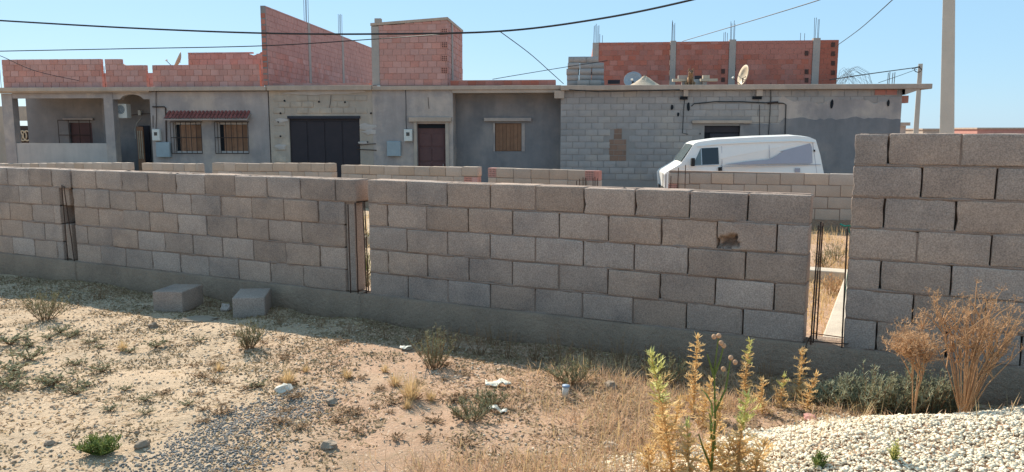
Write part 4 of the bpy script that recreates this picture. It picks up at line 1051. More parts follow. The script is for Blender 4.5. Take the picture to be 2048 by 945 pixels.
cable('thick black cable sagging across all the house fronts', [(-60, 38, 24), (250, 56, 22.6), (530, 67, 21.5), (760, 68.5, 20.5), (1000, 63, 19.5), (1200, 38, 18.5), (1385, 0, 17.6), (1560, -48, 16.9)], .024)
cable('thin cable running to the roof from past the pink parapets', [(-60, 104, 24), (250, 98, 23.5), (530, 92, 23), (745, 79, 22.5), (900, 68, 20.5), (1000, 63.5, 19.55)], .014)
cable('thin drop cable down to the corner of the block house', [(1000, 63.5, 19.5), (1060, 108, 22), (1105, 148, 24.8), (1127, 168, 25.6)], .011)
cable('thin cable passing behind the blocks piled on the roof', [(985, 159, 25), (1050, 148, 24.8), (1135, 134, 24.5), (1215, 122, 24.4)], .010)
cable('thin cable climbing past the red brick shell to the tall pole', [(1365, 83, 30.5), (1450, 58, 26), (1550, 28, 22), (1640, 0, 19), (1720, -28, 17.2)], .013)
cable('thin cable rising steeply from the end of the red brick shell', [(1669, 95, 30), (1720, 58, 25), (1785, 0, 19), (1815, -28, 17.2)], .012)
cable('cable strung from the brick shell to the short thin pole', [(1660, 160, 31), (1740, 148, 35), (1828, 136, 39.7)], .022)
cable('slack thin cable below the one strung to the short pole', [(1757, 166, 33), (1795, 153, 36), (1834, 139, 39.8)], .012)
cable('thin cable slanting down in front of the pink parapets', [(-40, 103, 22), (0, 112, 23), (70, 142, 25), (158, 162, 27.2)], .010)

# ---------------------------------------------------------------- white van
VV = -4.7                                               # near side of the van, in front of the block house
vf = lambda px, py: Vector((FAC.u(px, py, VV), VV, FAC.z(px, py, VV)))
van = thing('van', 'old white panel van with grey swoosh on its side parked by the block house', 'van', FAC, tuple(vf(1480, 400)[:2]) + (STREET,))
prof = [(1331, 372), (1329.5, 352), (1334, 346.5), (1350, 337.5), (1364, 329), (1378, 309), (1391, 289.5), (1400, 286.5), (1437, 281.5), (1520, 277), (1595, 274.5), (1622, 277), (1633, 282), (1640, 312), (1646, 350)]
P2 = [vf(a, b) for a, b in prof]
P2 = [(p.x, p.z) for p in P2]
zbot = STREET + .28
P2 = [(P2[0][0] + .02, zbot)] + P2 + [(P2[-1][0] + .02, zbot)]
W = 1.96; zs = lambda z: (.0 if z < .75 else min(.16, (z - .75) * .2))       # tumblehome
V = []; Fs = []; n = len(P2)
inset = [0.05, .0, 1.0]
cols = [(0., 1.), (.05, 1.), (.5, 1.), (.95, 1.), (1., 1.)]
for (x, z) in P2:
    t_ = zs(z); rd = .0
    V += [(x, VV + t_, z), (x, VV + t_ + .1, z + (.035 if z > .2 else 0)), (x, VV + W / 2, z + (.06 if z > .2 else 0)), (x, VV + W - t_ - .1, z + (.035 if z > .2 else 0)), (x, VV + W - t_, z)]
for i in range(n - 1):
    for k in range(4): Fs.append((i * 5 + k, i * 5 + k + 1, (i + 1) * 5 + k + 1, (i + 1) * 5 + k))
# side faces: fan of strips between the profile and the sill
lowA = len(V)
def side(off, flip):
    ids = [i * 5 + off for i in range(n)]
    return [tuple(ids) if flip else tuple(ids[::-1])]
Fs += side(0, False) + side(4, True); Fs += [(k, k + 1, (n - 1) * 5 + k + 1, (n - 1) * 5 + k)[::-1] for k in range(4)]
body = MB().add(V, Fs).part('body', M['paint'], van, False, bev=.03)
sidev = lambda z: VV + zs(z)
def panel(name, pts, mt, proud=.008, parent=van, bev=0):
    """flat panel on the near side, following its tumblehome"""
    Q = [vf(a, b) for a, b in pts]; a = [(q.x, sidev(q.z) - proud, q.z) for q in Q]; b = [(q.x, sidev(q.z) + .02, q.z) for q in Q]; k = len(Q)
    return MB().add(a + b, [tuple(range(k))[::-1]] + [((i + 1) % k, i, i + k, (i + 1) % k + k)[::-1] for i in range(k)]).part(name, M[mt], parent)
dr = panel('front_door', [(1379, 331), (1380, 330), (1404, 293.5), (1441, 292), (1441, 352), (1379, 352)], 'paint', .014)
panel('quarter_window', [(1386, 330.5), (1402, 297.5), (1402.5, 331)], 'screen', .02, dr)
panel('side_window', [(1404, 297), (1437.5, 295.5), (1438, 328.5), (1404.5, 331)], 'glass', .02, dr)
panel('window_trim', [(1402.4, 297), (1404, 297), (1404.5, 331), (1402.6, 331)], 'chrome', .025, dr); panel('window_trim', [(1386, 331), (1438, 328.8), (1438, 330), (1386, 332.3)], 'chrome', .025, dr)
panel('handle', [(1436.5, 335), (1443, 334.5), (1443, 342), (1436.5, 342)], 'rubber', .05, dr)
panel('swoosh', [(1450, 329.5), (1500, 323), (1540, 319.5), (1552, 313), (1568, 303.5), (1562, 303.5), (1623, 287.5), (1626, 295), (1625.5, 326), (1620, 328), (1560, 328), (1500, 329.8)], 'decal', .006)
panel('door_seam', [(1444.3, 293), (1445, 293), (1445, 352), (1444.3, 352)], 'decal', .011); panel('panel_seam', [(1540, 290), (1540.4, 290), (1540.4, 318), (1540, 318)], 'decal', .009)
panel('panel_seam', [(1447, 333.2), (1642, 329), (1642, 329.7), (1447, 333.9)], 'decal', .010); panel('panel_seam', [(1628, 286), (1628.6, 286), (1634, 348), (1633.4, 348)], 'decal', .010)
panel('hinge', [(1629, 300), (1632, 300), (1632, 304), (1629, 304)], 'rubber', .02); panel('fuel_cap', [(1590, 337), (1600, 337), (1600, 345), (1590, 345)], 'decal', .012)
panel('gutter', [(1396, 292), (1440, 287.5), (1520, 283.5), (1600, 281), (1632, 284), (1632, 285.5), (1600, 283), (1520, 285.5), (1440, 289.5), (1396, 294)], 'paint', .035)
# windscreen on the sloping front
a0, a1 = vf(1363.5, 326.5), vf(1388, 293.5); nn = Vector((-(a1.z - a0.z), 0, a1.x - a0.x)).normalized() * .012
for name, y0, y1 in (('windscreen', .14, W - .14),):
    V = []
    for q, dz in ((a0, 0), (a1, 0)):
        for y in (VV + y0 + zs(q.z), VV + W / 2, VV + W - y0 - zs(q.z)):
            bz = .055 if y == VV + W / 2 else .035
            V.append((q.x + nn.x, y, q.z + nn.z + bz))
    MB().add(V, [(0, 1, 4, 3)[::-1], (1, 2, 5, 4)[::-1]]).part('windscreen', M['screen'], van)
pw = vf(1383, 322); MB().box(pw.x - .03, pw.x + .07, VV - .2, VV - .03, pw.z - .14, pw.z + .08).part('wing_mirror', M['rubber'], van, bev=.02)
fx = P2[1][0]
for y0 in (VV + .16, VV + W - .42): MB().box(fx - .025, fx + .03, y0, y0 + .26, -.02, .18).part('headlight', M['screen'], van, bev=.02)
for y0 in (VV + .04, VV + W - .14): MB().box(fx - .022, fx + .03, y0, y0 + .1, .0, .16).part('indicator', M['lamp_orange'], van)
MB().box(fx - .02, fx + .03, VV + .44, VV + W - .44, 0., .16).part('grille', M['rubber'], van)
MB().box(fx - .09, fx + .12, VV - .01, VV + W + .01, STREET + .3, STREET + .5).part('bumper', M['rubber'], van, bev=.02)
rx = P2[-2][0]
MB().box(rx - .03, rx + .09, VV + .02, VV + W - .02, STREET + .32, STREET + .48).part('bumper', M['rubber'], van, bev=.02)
for y0 in (VV + .06, VV + W - .2): MB().box(rx - .06, rx + .03, y0, y0 + .14, STREET + .7, STREET + 1.1).part('tail_light', M['tile_red'], van)
for wx in (fx + .85, rx - 1.15):
    for yy in (VV - .008, VV + W - .2):
        c = (wx, yy, STREET + .33); m = MB(); m.tube([(wx, yy, c[2]), (wx, yy + .2, c[2])], .33, 20); wh = m.part('wheel', M['rubber'], van, at_=(wx, yy, c[2]), bev=.03)
        s_ = -.012 if yy < VV + .5 else .2
        MB().tube([(wx, yy + s_, c[2]), (wx, yy + s_ + .012, c[2])], [.2, .2], 16).part('rim', M['chrome'], wh)

# ---------------------------------------------------------------- loose blocks and rubble in the shade
def loose_block(label, px, py, rz, L, D, H, tilt=0.):
    p = gpt(px, py); o = bpy.data.objects.new('concrete_block', block_mesh('concrete_block', L, H, D, M['block'], int(px), nx=8, ny=6, nzz=5)); col.objects.link(o)
    o.location = (p.x, p.y, p.z - .015); o.rotation_euler = (R(tilt), 0, R(rz)); lab(o, label, 'concrete block', 'loose concrete blocks by the wall')
loose_block('loose concrete block on its side beside the tilted stone slab', 307, 622, -8, .30, .38, .205)
loose_block('loose concrete block with a bluish top behind a small grey shrub', 466, 636, 8, .29, .38, .2, 2)
def stone(name, label, px, py, sx, sy, sz, mt, seed, cat='stone', grp='stones on the bare ground', rz=None):
    p = gpt(px, py); m = MB(); blob(m, (0, 0, 0), 1, 1, 1, 9, 6); V = []
    for v in m.v:
        q = Vector(v); s_ = 1 + .45 * noise.noise(q * 1.3 + Vector((seed, 0, 0))) + .2 * noise.noise(q * 3 + Vector((0, seed, 0)))
        V.append((q.x * sx * s_, q.y * sy * s_, q.z * sz * s_))
    m.v = V; o = bpy.data.objects.new(name, m.mesh(name, M[mt])); col.objects.link(o); o.location = (p.x, p.y, p.z + sz * .45); o.rotation_euler = (0, 0, seed if rz is None else rz)
    return lab(o, label, cat, grp)
stone('stone', 'white chunk of stone under a straw tuft', 568, 784, .06, .045, .035, 'rock_white', 1)
stone('stone', 'grey brown stone near the dark gravel strip edge', 664, 808, .045, .035, .028, 'rock_grey', 2)
stone('stone', 'dark stone half sunk in trampled straw', 657, 895, .05, .04, .025, 'rock_grey', 3)
stone('stone', 'dark stone lying on the grey gravel', 285, 894, .042, .03, .025, 'rock_grey', 4)
stone('stone', 'brown stone at the edge of the dry grass', 1221, 778, .055, .04, .035, 'rock_grey', 5)
stone('stone', 'pale tan stone lying in front of the dry grass', 1222, 897, .045, .03, .025, 'pebble', 6)
stone('stone', 'small dark stone near the shade edge', 308, 655, .04, .035, .03, 'rock_grey', 7)
stone('stone', 'reddish stone at the edge of the white gravel', 1622, 842, .05, .035, .025, 'brick', 8)
stone('stone', 'small dark pebble stone on bare pale soil', 98, 890, .03, .025, .018, 'rock_grey', 9)
stone('stone_slab', 'thin tilted stone slab lying between the loose blocks', 402, 640, .16, .1, .02, 'rock_grey', 11, 'stone slab', None, 0)
stone('stone', 'broken lump of mortar leaning on the loose block', 452, 622, .07, .05, .05, 'block', 12)
# litter
def rag(label, px, py, L, Wd, seed, mt='shoot'):
    p = gpt(px, py); n, k = 9, 5; V = []; Fs = []
    for i in range(n + 1):
        for j in range(k + 1):
            x = (i / n - .5) * L; y = (j / k - .5) * Wd * (1 - .6 * abs(i / n - .5))
            z = .03 + .035 * noise.noise(Vector((x * 14, y * 20, seed))) + .02 * noise.noise(Vector((x * 40, y * 40, seed)))
            V.append((p.x + x, p.y + y, p.z + max(.004, z)))
    for i in range(n):
        for j in range(k): o = i * (k + 1) + j; Fs.append((o, o + k + 1, o + k + 2, o + 1))
    th = thing('plastic_rag', label, 'litter', WORLD, tuple(p)); o = MB().add(V, Fs).part('sheet', M[mt], th, True); o.modifiers.new('t', 'SOLIDIFY').thickness = .003
rag('crumpled cream plastic rag on the bare soil', 997, 774, .17, .09, 3); rag('small torn white plastic scrap among grey weeds', 996, 826, .11, .06, 9); rag('small white scrap of litter at the shade edge', 812, 702, .09, .06, 5)
p = gpt(1130, 796); th = thing('paper_cup', 'white paper cup with a blue rim standing in dry grass', 'cup', WORLD, tuple(p))
m = MB().tube([(p.x, p.y, p.z), (p.x + .003, p.y, p.z + .04), (p.x + .006, p.y, p.z + .078)], [.017, .02, .023], 12); m.part('cup', M['white_plastic'], th, True)
MB().tube([(p.x + .006, p.y, p.z + .07), (p.x + .0065, p.y, p.z + .081)], [.0245, .0245], 12).part('rim', M['blue_tag'], th, True)

# ---------------------------------------------------------------- plants
RN = np.random.RandomState(11)
def blades(P, az, el, L, Wd, droop):
    P = np.asarray(P, float); n = len(P)
    d0 = np.stack([np.cos(az) * np.cos(el), np.sin(az) * np.cos(el), np.sin(el)], 1)
    sd_ = np.stack([-np.sin(az), np.cos(az), np.zeros(n)], 1)
    tw = RN.uniform(-1, 1, n)[:, None]; sd_ = sd_ * np.sqrt(1 - tw * tw * .6) + np.array([0, 0, 1.]) * tw * .6
    L = np.broadcast_to(L, n)[:, None]; Wd = np.broadcast_to(Wd, n)[:, None]; dr = np.broadcast_to(droop, n)[:, None]
    mid = P + d0 * L * .5; d1 = d0 + np.array([0, 0, -1.]) * dr; d1 /= np.linalg.norm(d1, axis=1)[:, None]; tip = mid + d1 * L * .5
    V = np.stack([P - sd_ * Wd * .35, P + sd_ * Wd * .35, mid - sd_ * Wd * .5, mid + sd_ * Wd * .5, tip], 1).reshape(-1, 3)
    b = (np.arange(n) * 5)[:, None]
    F = np.concatenate([b + np.array([[0, 1, 3]]), b + np.array([[0, 3, 2]]), b + np.array([[2, 3, 4]])], 0)
    return V, F
class NB:
    def __init__(s): s.V = []; s.F = []; s.n = 0
    def add(s, V, F): s.V.append(V); s.F.append(F + s.n); s.n += len(V)
    def mesh(s, name, mt, smooth=False): return np_mesh(name, np.concatenate(s.V), np.concatenate(s.F), mt, smooth)
def stems_np(paths, r):
    m = MB()
    for p in paths: m.tube(p, [r * (1 - .6 * i / (len(p) - 1)) for i in range(len(p))], 4, False)
    return m
def proto(kind, parts):
    return parts
def place(name, label, cat, group, parts, pos, rz=0., scl=1., tilt=(0, 0)):
    o = bpy.data.objects.new(name, None); col.objects.link(o); o.empty_display_size = .05
    o.location = pos; o.rotation_euler = (tilt[0], tilt[1], rz); o.scale = (scl,) * 3; lab(o, label, cat, group)
    for nm, me in parts:
        c = bpy.data.objects.new(nm, me); col.objects.link(c); c.parent = o
    return o
def make_shrub(h, spread, ns, mt, stem_mt, leaf=.028, per=15, sparse=1., wl=.005):
    nb = NB(); paths = []
    for i in range(ns):
        a = RN.uniform(0, 2 * math.pi); rr = spread * RN.uniform(0, 1) ** .6; hh = h * RN.uniform(.55, 1.05) * (1 - .35 * (rr / spread))
        pts = [Vector((rr * .25 * math.cos(a), rr * .25 * math.sin(a), 0)), Vector((rr * .6 * math.cos(a), rr * .6 * math.sin(a), hh * .4)), Vector((rr * .85 * math.cos(a + .2), rr * .85 * math.sin(a + .2), hh * .75)), Vector((rr * math.cos(a + .3), rr * math.sin(a + .3), hh))]
        paths.append(pts); k = max(3, int(per * sparse)); t_ = RN.uniform(.12, 1., k)
        P = []
        for t1 in t_:
            f = t1 * 3; j = min(2, int(f)); P.append(pts[j].lerp(pts[j + 1], f - j))
        P = np.array([tuple(p) for p in P]); az = RN.uniform(0, 2 * math.pi, k); el = RN.uniform(.3, 1.2, k); L = leaf * RN.uniform(.6, 1.5, k) * (1.3 - .6 * t_)
        nb.add(*blades(P, az, el, L, wl, .2))
        # side sprigs: a second leaf row off each leaf
        q = P + np.stack([np.cos(az) * np.cos(el), np.sin(az) * np.cos(el), np.sin(el)], 1) * (L * .6)[:, None]
        nb.add(*blades(q, az + RN.uniform(-1.3, 1.3, k), RN.uniform(.2, 1.2, k), L * .7, wl * .8, .1))
        nb.add(*blades(q, az + RN.uniform(-1.3, 1.3, k), RN.uniform(.2, 1.2, k), L * .6, wl * .8, .1))
    return [('stems', stems_np(paths, .0025).mesh('stems', M[stem_mt])), ('leaves', nb.mesh('leaves', M[mt]))]
def make_tuft(h, n, spread, mt, w0=.0035):
    a = RN.uniform(0, 2 * math.pi, n); r = spread * .25 * RN.uniform(0, 1, n); P = np.stack([r * np.cos(a), r * np.sin(a), np.zeros(n)], 1)
    nb = NB(); nb.add(*blades(P, a + RN.uniform(-.6, .6, n), RN.uniform(.75, 1.5, n), h * RN.uniform(.5, 1.1, n), w0, RN.uniform(.0, .5, n)))
    k = n // 3; a2 = RN.uniform(0, 6.28, k); P2 = np.stack([.2 * spread * np.cos(a2), .2 * spread * np.sin(a2), np.full(k, .004)], 1)
    nb2 = NB(); nb2.add(*blades(P2, a2, RN.uniform(.2, .9, k), h * .4 * RN.uniform(.5, 1, k), w0 * 1.3, .4))
    return [('blades', nb.mesh('blades', M[mt])), ('dead_base', nb2.mesh('dead_base', M['straw_dark']))]
def make_thistle(h, lean, mt_low, mt_top, bushy=1., curve=0.):
    path = [Vector((lean * (t_ ** 1.3) * h + curve * math.sin(t_ * 3), .02 * math.sin(t_ * 5), h * t_)) for t_ in np.linspace(0, 1, 9)]
    low, top = NB(), NB(); z = .01; lev = 0
    while z < h - .012:
        t_ = z / h; f = t_ * 8; j = min(7, int(f)); c = path[j].lerp(path[j + 1], f - j); major = lev % 2 == 0
        k = RN.randint(5, 8) if major else 3; az = RN.uniform(0, 6.28) + np.arange(k) * 2 * math.pi / k + RN.uniform(-.5, .5, k)
        L = (.08 - .03 * t_) * RN.uniform(.45, 1.25, k) * bushy * (1 if major else .4); el = RN.uniform(-.25, .65, k) + .45 * t_ * t_
        P = np.repeat(np.array([tuple(c)]), k, 0) + RN.uniform(-.005, .005, (k, 3)); tgt = top if RN.uniform() < (t_ - .45) * 2.2 else low
        tgt.add(*blades(P, az, el, L, .012 * bushy, RN.uniform(-.5, .4, k)))
        for q in (.3, .5, .7):          # marginal spines
            Q = P + np.stack([np.cos(az) * np.cos(el), np.sin(az) * np.cos(el), np.sin(el)], 1) * (L * q)[:, None]
            for sg in (-1, 1): tgt.add(*blades(Q, az + sg * RN.uniform(.6, 1.2, k), el + RN.uniform(-.2, .6, k), L * (.55 - .35 * q), .006, 0.))
        z += RN.uniform(.011, .019) * (1.15 if t_ > .4 else .9); lev += 1
    tipn = 12; P = np.repeat(np.array([tuple(path[-1])]), tipn, 0) + RN.uniform(-.006, .006, (tipn, 3))
    top.add(*blades(P, RN.uniform(0, 6.28, tipn), RN.uniform(.3, 1.45, tipn), RN.uniform(.025, .05, tipn), .009, 0.))
    return [('stem', stems_np([path], .006).mesh('stem', M[mt_low])), ('lower_leaves', low.mesh('lower_leaves', M[mt_low])), ('crown_leaves', top.mesh('crown_leaves', M[mt_top]))]
def make_fennel(h, ns, spread, umb, dens=14):
    paths = []; um = NB(); seeds = []
    for i in range(ns):
        a = RN.uniform(0, 6.28); rr = spread * RN.uniform(.2, 1); hh = h * RN.uniform(.6, 1.)
        pts = [Vector((.06 * rr * math.cos(a), .06 * rr * math.sin(a), 0)), Vector((.45 * rr * math.cos(a), .45 * rr * math.sin(a), hh * .5)), Vector((rr * math.cos(a + .15), rr * math.sin(a + .15), hh))]
        paths.append(pts); tips = [pts[2]]
        for q in range(3):
            b = pts[1].lerp(pts[2], RN.uniform(.0, .8)); e = b + Vector((RN.uniform(-.1, .1), RN.uniform(-.1, .1), RN.uniform(.06, .16))); paths.append([b, b.lerp(e, .5) + Vector((0, 0, .01)), e]); tips.append(e)
        for tp in tips:
            n = dens; az = RN.uniform(0, 6.28, n); el = RN.uniform(.15, 1.3, n); L = umb * RN.uniform(.6, 1.1, n); P = np.repeat(np.array([tuple(tp)]), n, 0)
            um.add(*blades(P, az, el, L, .0028, 0.)); q = P + np.stack([np.cos(az) * np.cos(el), np.sin(az) * np.cos(el), np.sin(el)], 1) * L[:, None]
            for w2 in range(4): um.add(*blades(q, RN.uniform(0, 6.28, n), RN.uniform(-.3, 1.4, n), np.full(n, umb * .22), .0035, .0))
    return [('stems', stems_np(paths, .0042).mesh('stems', M['fennel'])), ('seed_heads', um.mesh('seed_heads', M['fennel']))]
def make_weed(r, n, mt, leafw=.014, leafl=.035, up=.5):
    nb = NB(); paths = []
    for i in range(n):
        a = RN.uniform(0, 6.28); L = r * RN.uniform(.4, 1.); e = Vector((L * math.cos(a), L * math.sin(a), L * up * RN.uniform(.3, 1.2))); paths.append([Vector((0, 0, 0)), e * .5 + Vector((0, 0, .015)), e])
        k = 7; t_ = RN.uniform(.2, 1., k); P = np.array([tuple(e * x + Vector((0, 0, .012))) for x in t_]); nb.add(*blades(P, RN.uniform(0, 6.28, k), RN.uniform(-.1, .9, k), leafl * RN.uniform(.5, 1.2, k), leafw, .4))
    return [('stems', stems_np(paths, .002).mesh('stems', M['straw_dark'])), ('leaves', nb.mesh('leaves', M[mt]))]
def ht(px, pyb, pyt):          # plant height from its base and tip
    g_ = gpt(px, pyb); return at(px, pyt, g_.y).z - g_.z

# grey-green shrubs
for (px, pyb, pyt, w2, lb, ns) in [
        (90, 640, 568, .24, 'grey green shrub growing at the shade edge near the column niche', 40),
        (497, 697, 633, .15, 'small grey green shrub growing in front of the loose concrete block', 30),
        (868, 738, 645, .2, 'feathery grey shrub at the shade edge below the wall between the gaps', 34),
        (1142, 768, 712, .18, 'grey shrub growing behind the white paper cup', 30),
        (1335, 770, 703, .2, 'feathery dull green shrub growing behind the spiny thistles', 40),
        (940, 842, 790, .16, 'thin olive shrub in front of the torn plastic scrap', 22), (985, 812, 778, .12, 'thin olive shrub beside the cream plastic rag', 18)]:
    g_ = gpt(px, pyb); place('shrub', lb, 'shrub', 'grey shrubs on the bare ground', make_shrub(ht(px, pyb, pyt), w2, ns, 'artemisia', 'straw_dark'), g_, RN.uniform(0, 6))
for (px, Y, pyt, w2, lb, ns) in [(1690, 4.5, 745, .16, 'pale grey green shrub beside the golden thistle by the wide gap', 36), (1738, 4.42, 722, .18, 'upright pale grey shrub below the tall wall corner', 44),
        (1785, 4.4, 735, .18, 'dense pale grey shrub in front of the tall wall', 44), (1825, 4.38, 722, .18, 'tallest pale grey shrub crowding the dried fennel', 48), (1868, 4.36, 728, .17, 'pale grey shrub at the foot of the round fennel head', 46), (1905, 4.36, 752, .15, 'low pale shrub between the two dried fennels', 36), (1648, 4.6, 765, .14, 'low pale shrub behind the bushy thistle', 30)]:
    x_ = at(px, 815, Y).x; z_ = float(gz(x_, Y)); place('shrub', lb, 'shrub', 'grey shrubs on the bare ground', make_shrub(at(px, pyt, Y).z - z_, w2, ns, 'artemisia_pale', 'straw_dark', .032, 17, 1., .006), Vector((x_, Y, z_)), RN.uniform(0, 6))
# dead stalks in the shade of the wall, some added to darken it
ds = [make_shrub(.32, .16, 14, 'straw_dark', 'straw_dark', .014, 9, 1., .006) for _ in range(2)]
for i, (px, py) in enumerate([(200, 600), (420, 615), (770, 680), (840, 690), (1300, 745), (1360, 755), (1420, 760), (1530, 775), (905, 705), (960, 712), (1015, 718), (1070, 722), (1120, 730), (1180, 735), (985, 690), (1240, 735), (640, 655), (560, 650), (700, 668)]):
    place('dead_weed', 'brown dead weed standing in the wall shade', 'weed', 'dead weeds in the wall shade', ds[i % 2], gpt(px, py), RN.uniform(0, 6), RN.uniform(.5, 1.1) * (.6 if px < 800 else 1))
# straw tufts
tf = [make_tuft(.13, 130, .12, 'straw'), make_tuft(.2, 150, .12, 'straw'), make_tuft(.1, 90, .1, 'straw')]
for px, pyb, k, s_ in [(578, 768, 0, 1.), (822, 800, 1, 1.), (695, 757, 2, .9), (437, 743, 2, .9), (815, 818, 2, .8), (862, 802, 2, .8), (245, 702, 2, 1.), (790, 772, 0, .8), (612, 745, 2, .7), (770, 745, 2, .7)]:
    place('straw_tuft', 'small clump of dry straw coloured grass on pink soil', 'grass tuft', 'dry straw tufts', tf[k], gpt(px, pyb), RN.uniform(0, 6), s_)
# low leafy weeds on the pale soil
lw = [make_weed(.13, 20, 'artemisia', .009, .026), make_weed(.09, 14, 'artemisia', .009, .024), make_weed(.1, 12, 'straw_dark', .01, .025, .3)]
for i in range(84):
    px = RN.uniform(-20, 940); py = RN.uniform(655, 845) + max(0, px - 500) * .12; k = 2 if px > 330 and (px > 560 or RN.uniform() < .7) else i % 2
    if px < 200 and py > 800: continue
    place('low_weed', ('low dull green weed sprawling on pale stony soil' if k < 2 else 'low brown withered weed sprawling on the soil'), 'weed', ('low green weeds' if k < 2 else 'low brown weeds'), lw[k], gpt(px, py), RN.uniform(0, 6), RN.uniform(.4, 1.1))
for (px, py, s_) in [(20, 690, 1.6), (60, 720, 1.5), (30, 745, 1.6), (110, 770, 1.3), (150, 790, 1.2), (10, 770, 1.3)]:
    place('low_weed', 'broad dull green weed clump on pale stony soil', 'weed', 'broad green weed clumps', lw[0], gpt(px, py), RN.uniform(0, 6), s_)
gw = make_shrub(.1, .12, 46, 'green', 'green', .028, 14, 1., .006)
place('green_plant', 'bright green feathery plant beside the grey gravel strip', 'plant', None, gw, gpt(200, 908), 0, 1.)
place('green_plant', 'small yellow flowered green plant on the white gravel', 'plant', None, make_shrub(.1, .04, 10, 'thistle_green', 'green', .02, 10), gpt(1790, 925), 0, 1.)
place('green_plant', 'small green sprig at the edge of the white gravel', 'plant', None, make_shrub(.08, .05, 14, 'green', 'green', .02, 10), gpt(1635, 938), 0, 1.)
# thistles
for (px, pyb, pyt, lean, lo, hi, bushy, lb) in [
        (1345, 955, 708, -.2, 'thistle_gold', 'thistle_green', 1.25, 'tall leaning thistle with a yellow green spiny head'),
        (1322, 900, 762, -.05, 'thistle_gold', 'thistle_green', 1.0, 'short yellow green thistle beside the leaning one'),
        (1388, 830, 676, .0, 'thistle_gold', 'thistle_gold', 1.05, 'golden dry thistle standing straight before the dull green shrub'),
        (1490, 800, 682, .02, 'thistle_gold', 'thistle_green', .9, 'slim golden thistle with a green tip before the wall'),
        (1600, 805, 703, -.03, 'thistle_gold', 'thistle_gold', .95, 'golden thistle beside the wide rebar gap'),
        (1563, 815, 752, .0, 'thistle_gold', 'thistle_green', 1.0, 'low bushy thistle next to the golden one at the gap'),
        (1478, 958, 790, .03, 'thistle_gold', 'thistle_green', 1.25, 'green headed thistle rising from the gravel edge'),
        (1420, 945, 812, .1, 'thistle_gold', 'thistle_gold', 1.1, 'short golden thistle at the foot of the green stemmed weed'),
        (1525, 830, 762, -.1, 'thistle_gold', 'thistle_gold', .9, 'small golden thistle in the dry grass behind the gravel'),
        (1380, 960, 850, -.1, 'thistle_gold', 'thistle_green', 1.1, 'golden thistle clump near the gravel edge'),
        (1300, 950, 895, -.1, 'thistle_gold', 'thistle_gold', 1.1, 'lowest golden thistle sprawled left of the leaning one'), (1405, 860, 760, .12, 'thistle_gold', 'thistle_gold', 1.05, 'short golden thistle leaning on the straight dry one'),
        (1450, 955, 880, .1, 'thistle_gold', 'thistle_gold', 1.2, 'withered golden thistle beside the green headed one'), (1512, 955, 885, .15, 'thistle_gold', 'thistle_gold', 1.1, 'withered thistle sprawling over the white gravel'), (1350, 880, 800, .05, 'thistle_gold', 'thistle_gold', 1., 'short dry thistle rising from the dry grass'), (1615, 820, 750, .15, 'thistle_gold', 'thistle_gold', 1., 'bushy dry side shoot of the thistle at the gap')]:
    place('thistle', lb, 'thistle', 'thistles before the gravel', make_thistle(ht(px, pyb, pyt), lean, lo, hi, bushy), gpt(px, pyb), 0)
# slender green stemmed weed with seed heads
gb_ = gpt(1422, 950); H = ht(1422, 950, 672); nb = NB(); pods = []
paths = [[Vector((0, 0, 0)), Vector((.01, 0, H * .4)), Vector((.0, .01, H * .75)), Vector((.012, 0, H))], [Vector((.005, 0, H * .45)), Vector((.05, 0, H * .62)), Vector((.07, .01, H * .84))], [Vector((.0, .005, H * .72)), Vector((.02, 0, H * .82)), Vector((.035, 0, H * .93))], [Vector((.0, 0, H * .7)), Vector((-.02, 0, H * .8)), Vector((-.035, 0, H * .87))], [Vector((0, 0, H * .05)), Vector((-.04, 0, H * .2)), Vector((-.06, 0, H * .3))]]
k = 16; P = np.stack([RN.uniform(-.01, .02, k), RN.uniform(-.01, .01, k), RN.uniform(.15, .7, k) * H], 1); nb.add(*blades(P, RN.uniform(0, 6.28, k), RN.uniform(.5, 1.2, k), RN.uniform(.05, .1, k), .01, .3))
for t_ in (paths[0][-1], paths[1][-1], paths[2][-1], paths[2][-1] + Vector((-.012, 0, .012)), paths[1][-1] + Vector((.02, 0, -.02)), paths[0][-1] + Vector((-.02, 0, -.004)), paths[1][-1] + Vector((-.03, 0, -.05))): (lambda m_: (blob(m_, t_, .011, .011, .012, 7, 5), pods.append(('seed_head', m_.mesh('seed_head', M['straw_red'], True)))))(MB())
place('weed', 'slender green stemmed weed with round brown seed heads', 'weed', None, [('stems', stems_np(paths, .006).mesh('stems', M['green'])), ('leaves', nb.mesh('leaves', M['green']))] + pods, gb_)
# dried fennel against the tall wall
place('dried_fennel', 'dried brown fennel with a dense round seed head', 'dried plant', 'dried fennel by the tall wall', make_fennel(at(1885, 632, 4.2).z - float(gz(2.28, 4.2)) - .07, 4, .11, .105, 46), Vector((2.25, 4.2, float(gz(2.25, 4.2)))), .5)
place('dried_fennel', 'tall fan of dried brown fennel stems beside the tall wall', 'dried plant', 'dried fennel by the tall wall', make_fennel(at(1945, 592, 4.15).z - float(gz(2.5, 4.15)), 40, .25, .035, 9), Vector((2.5, 4.15, float(gz(2.5, 4.15)))), 2.)

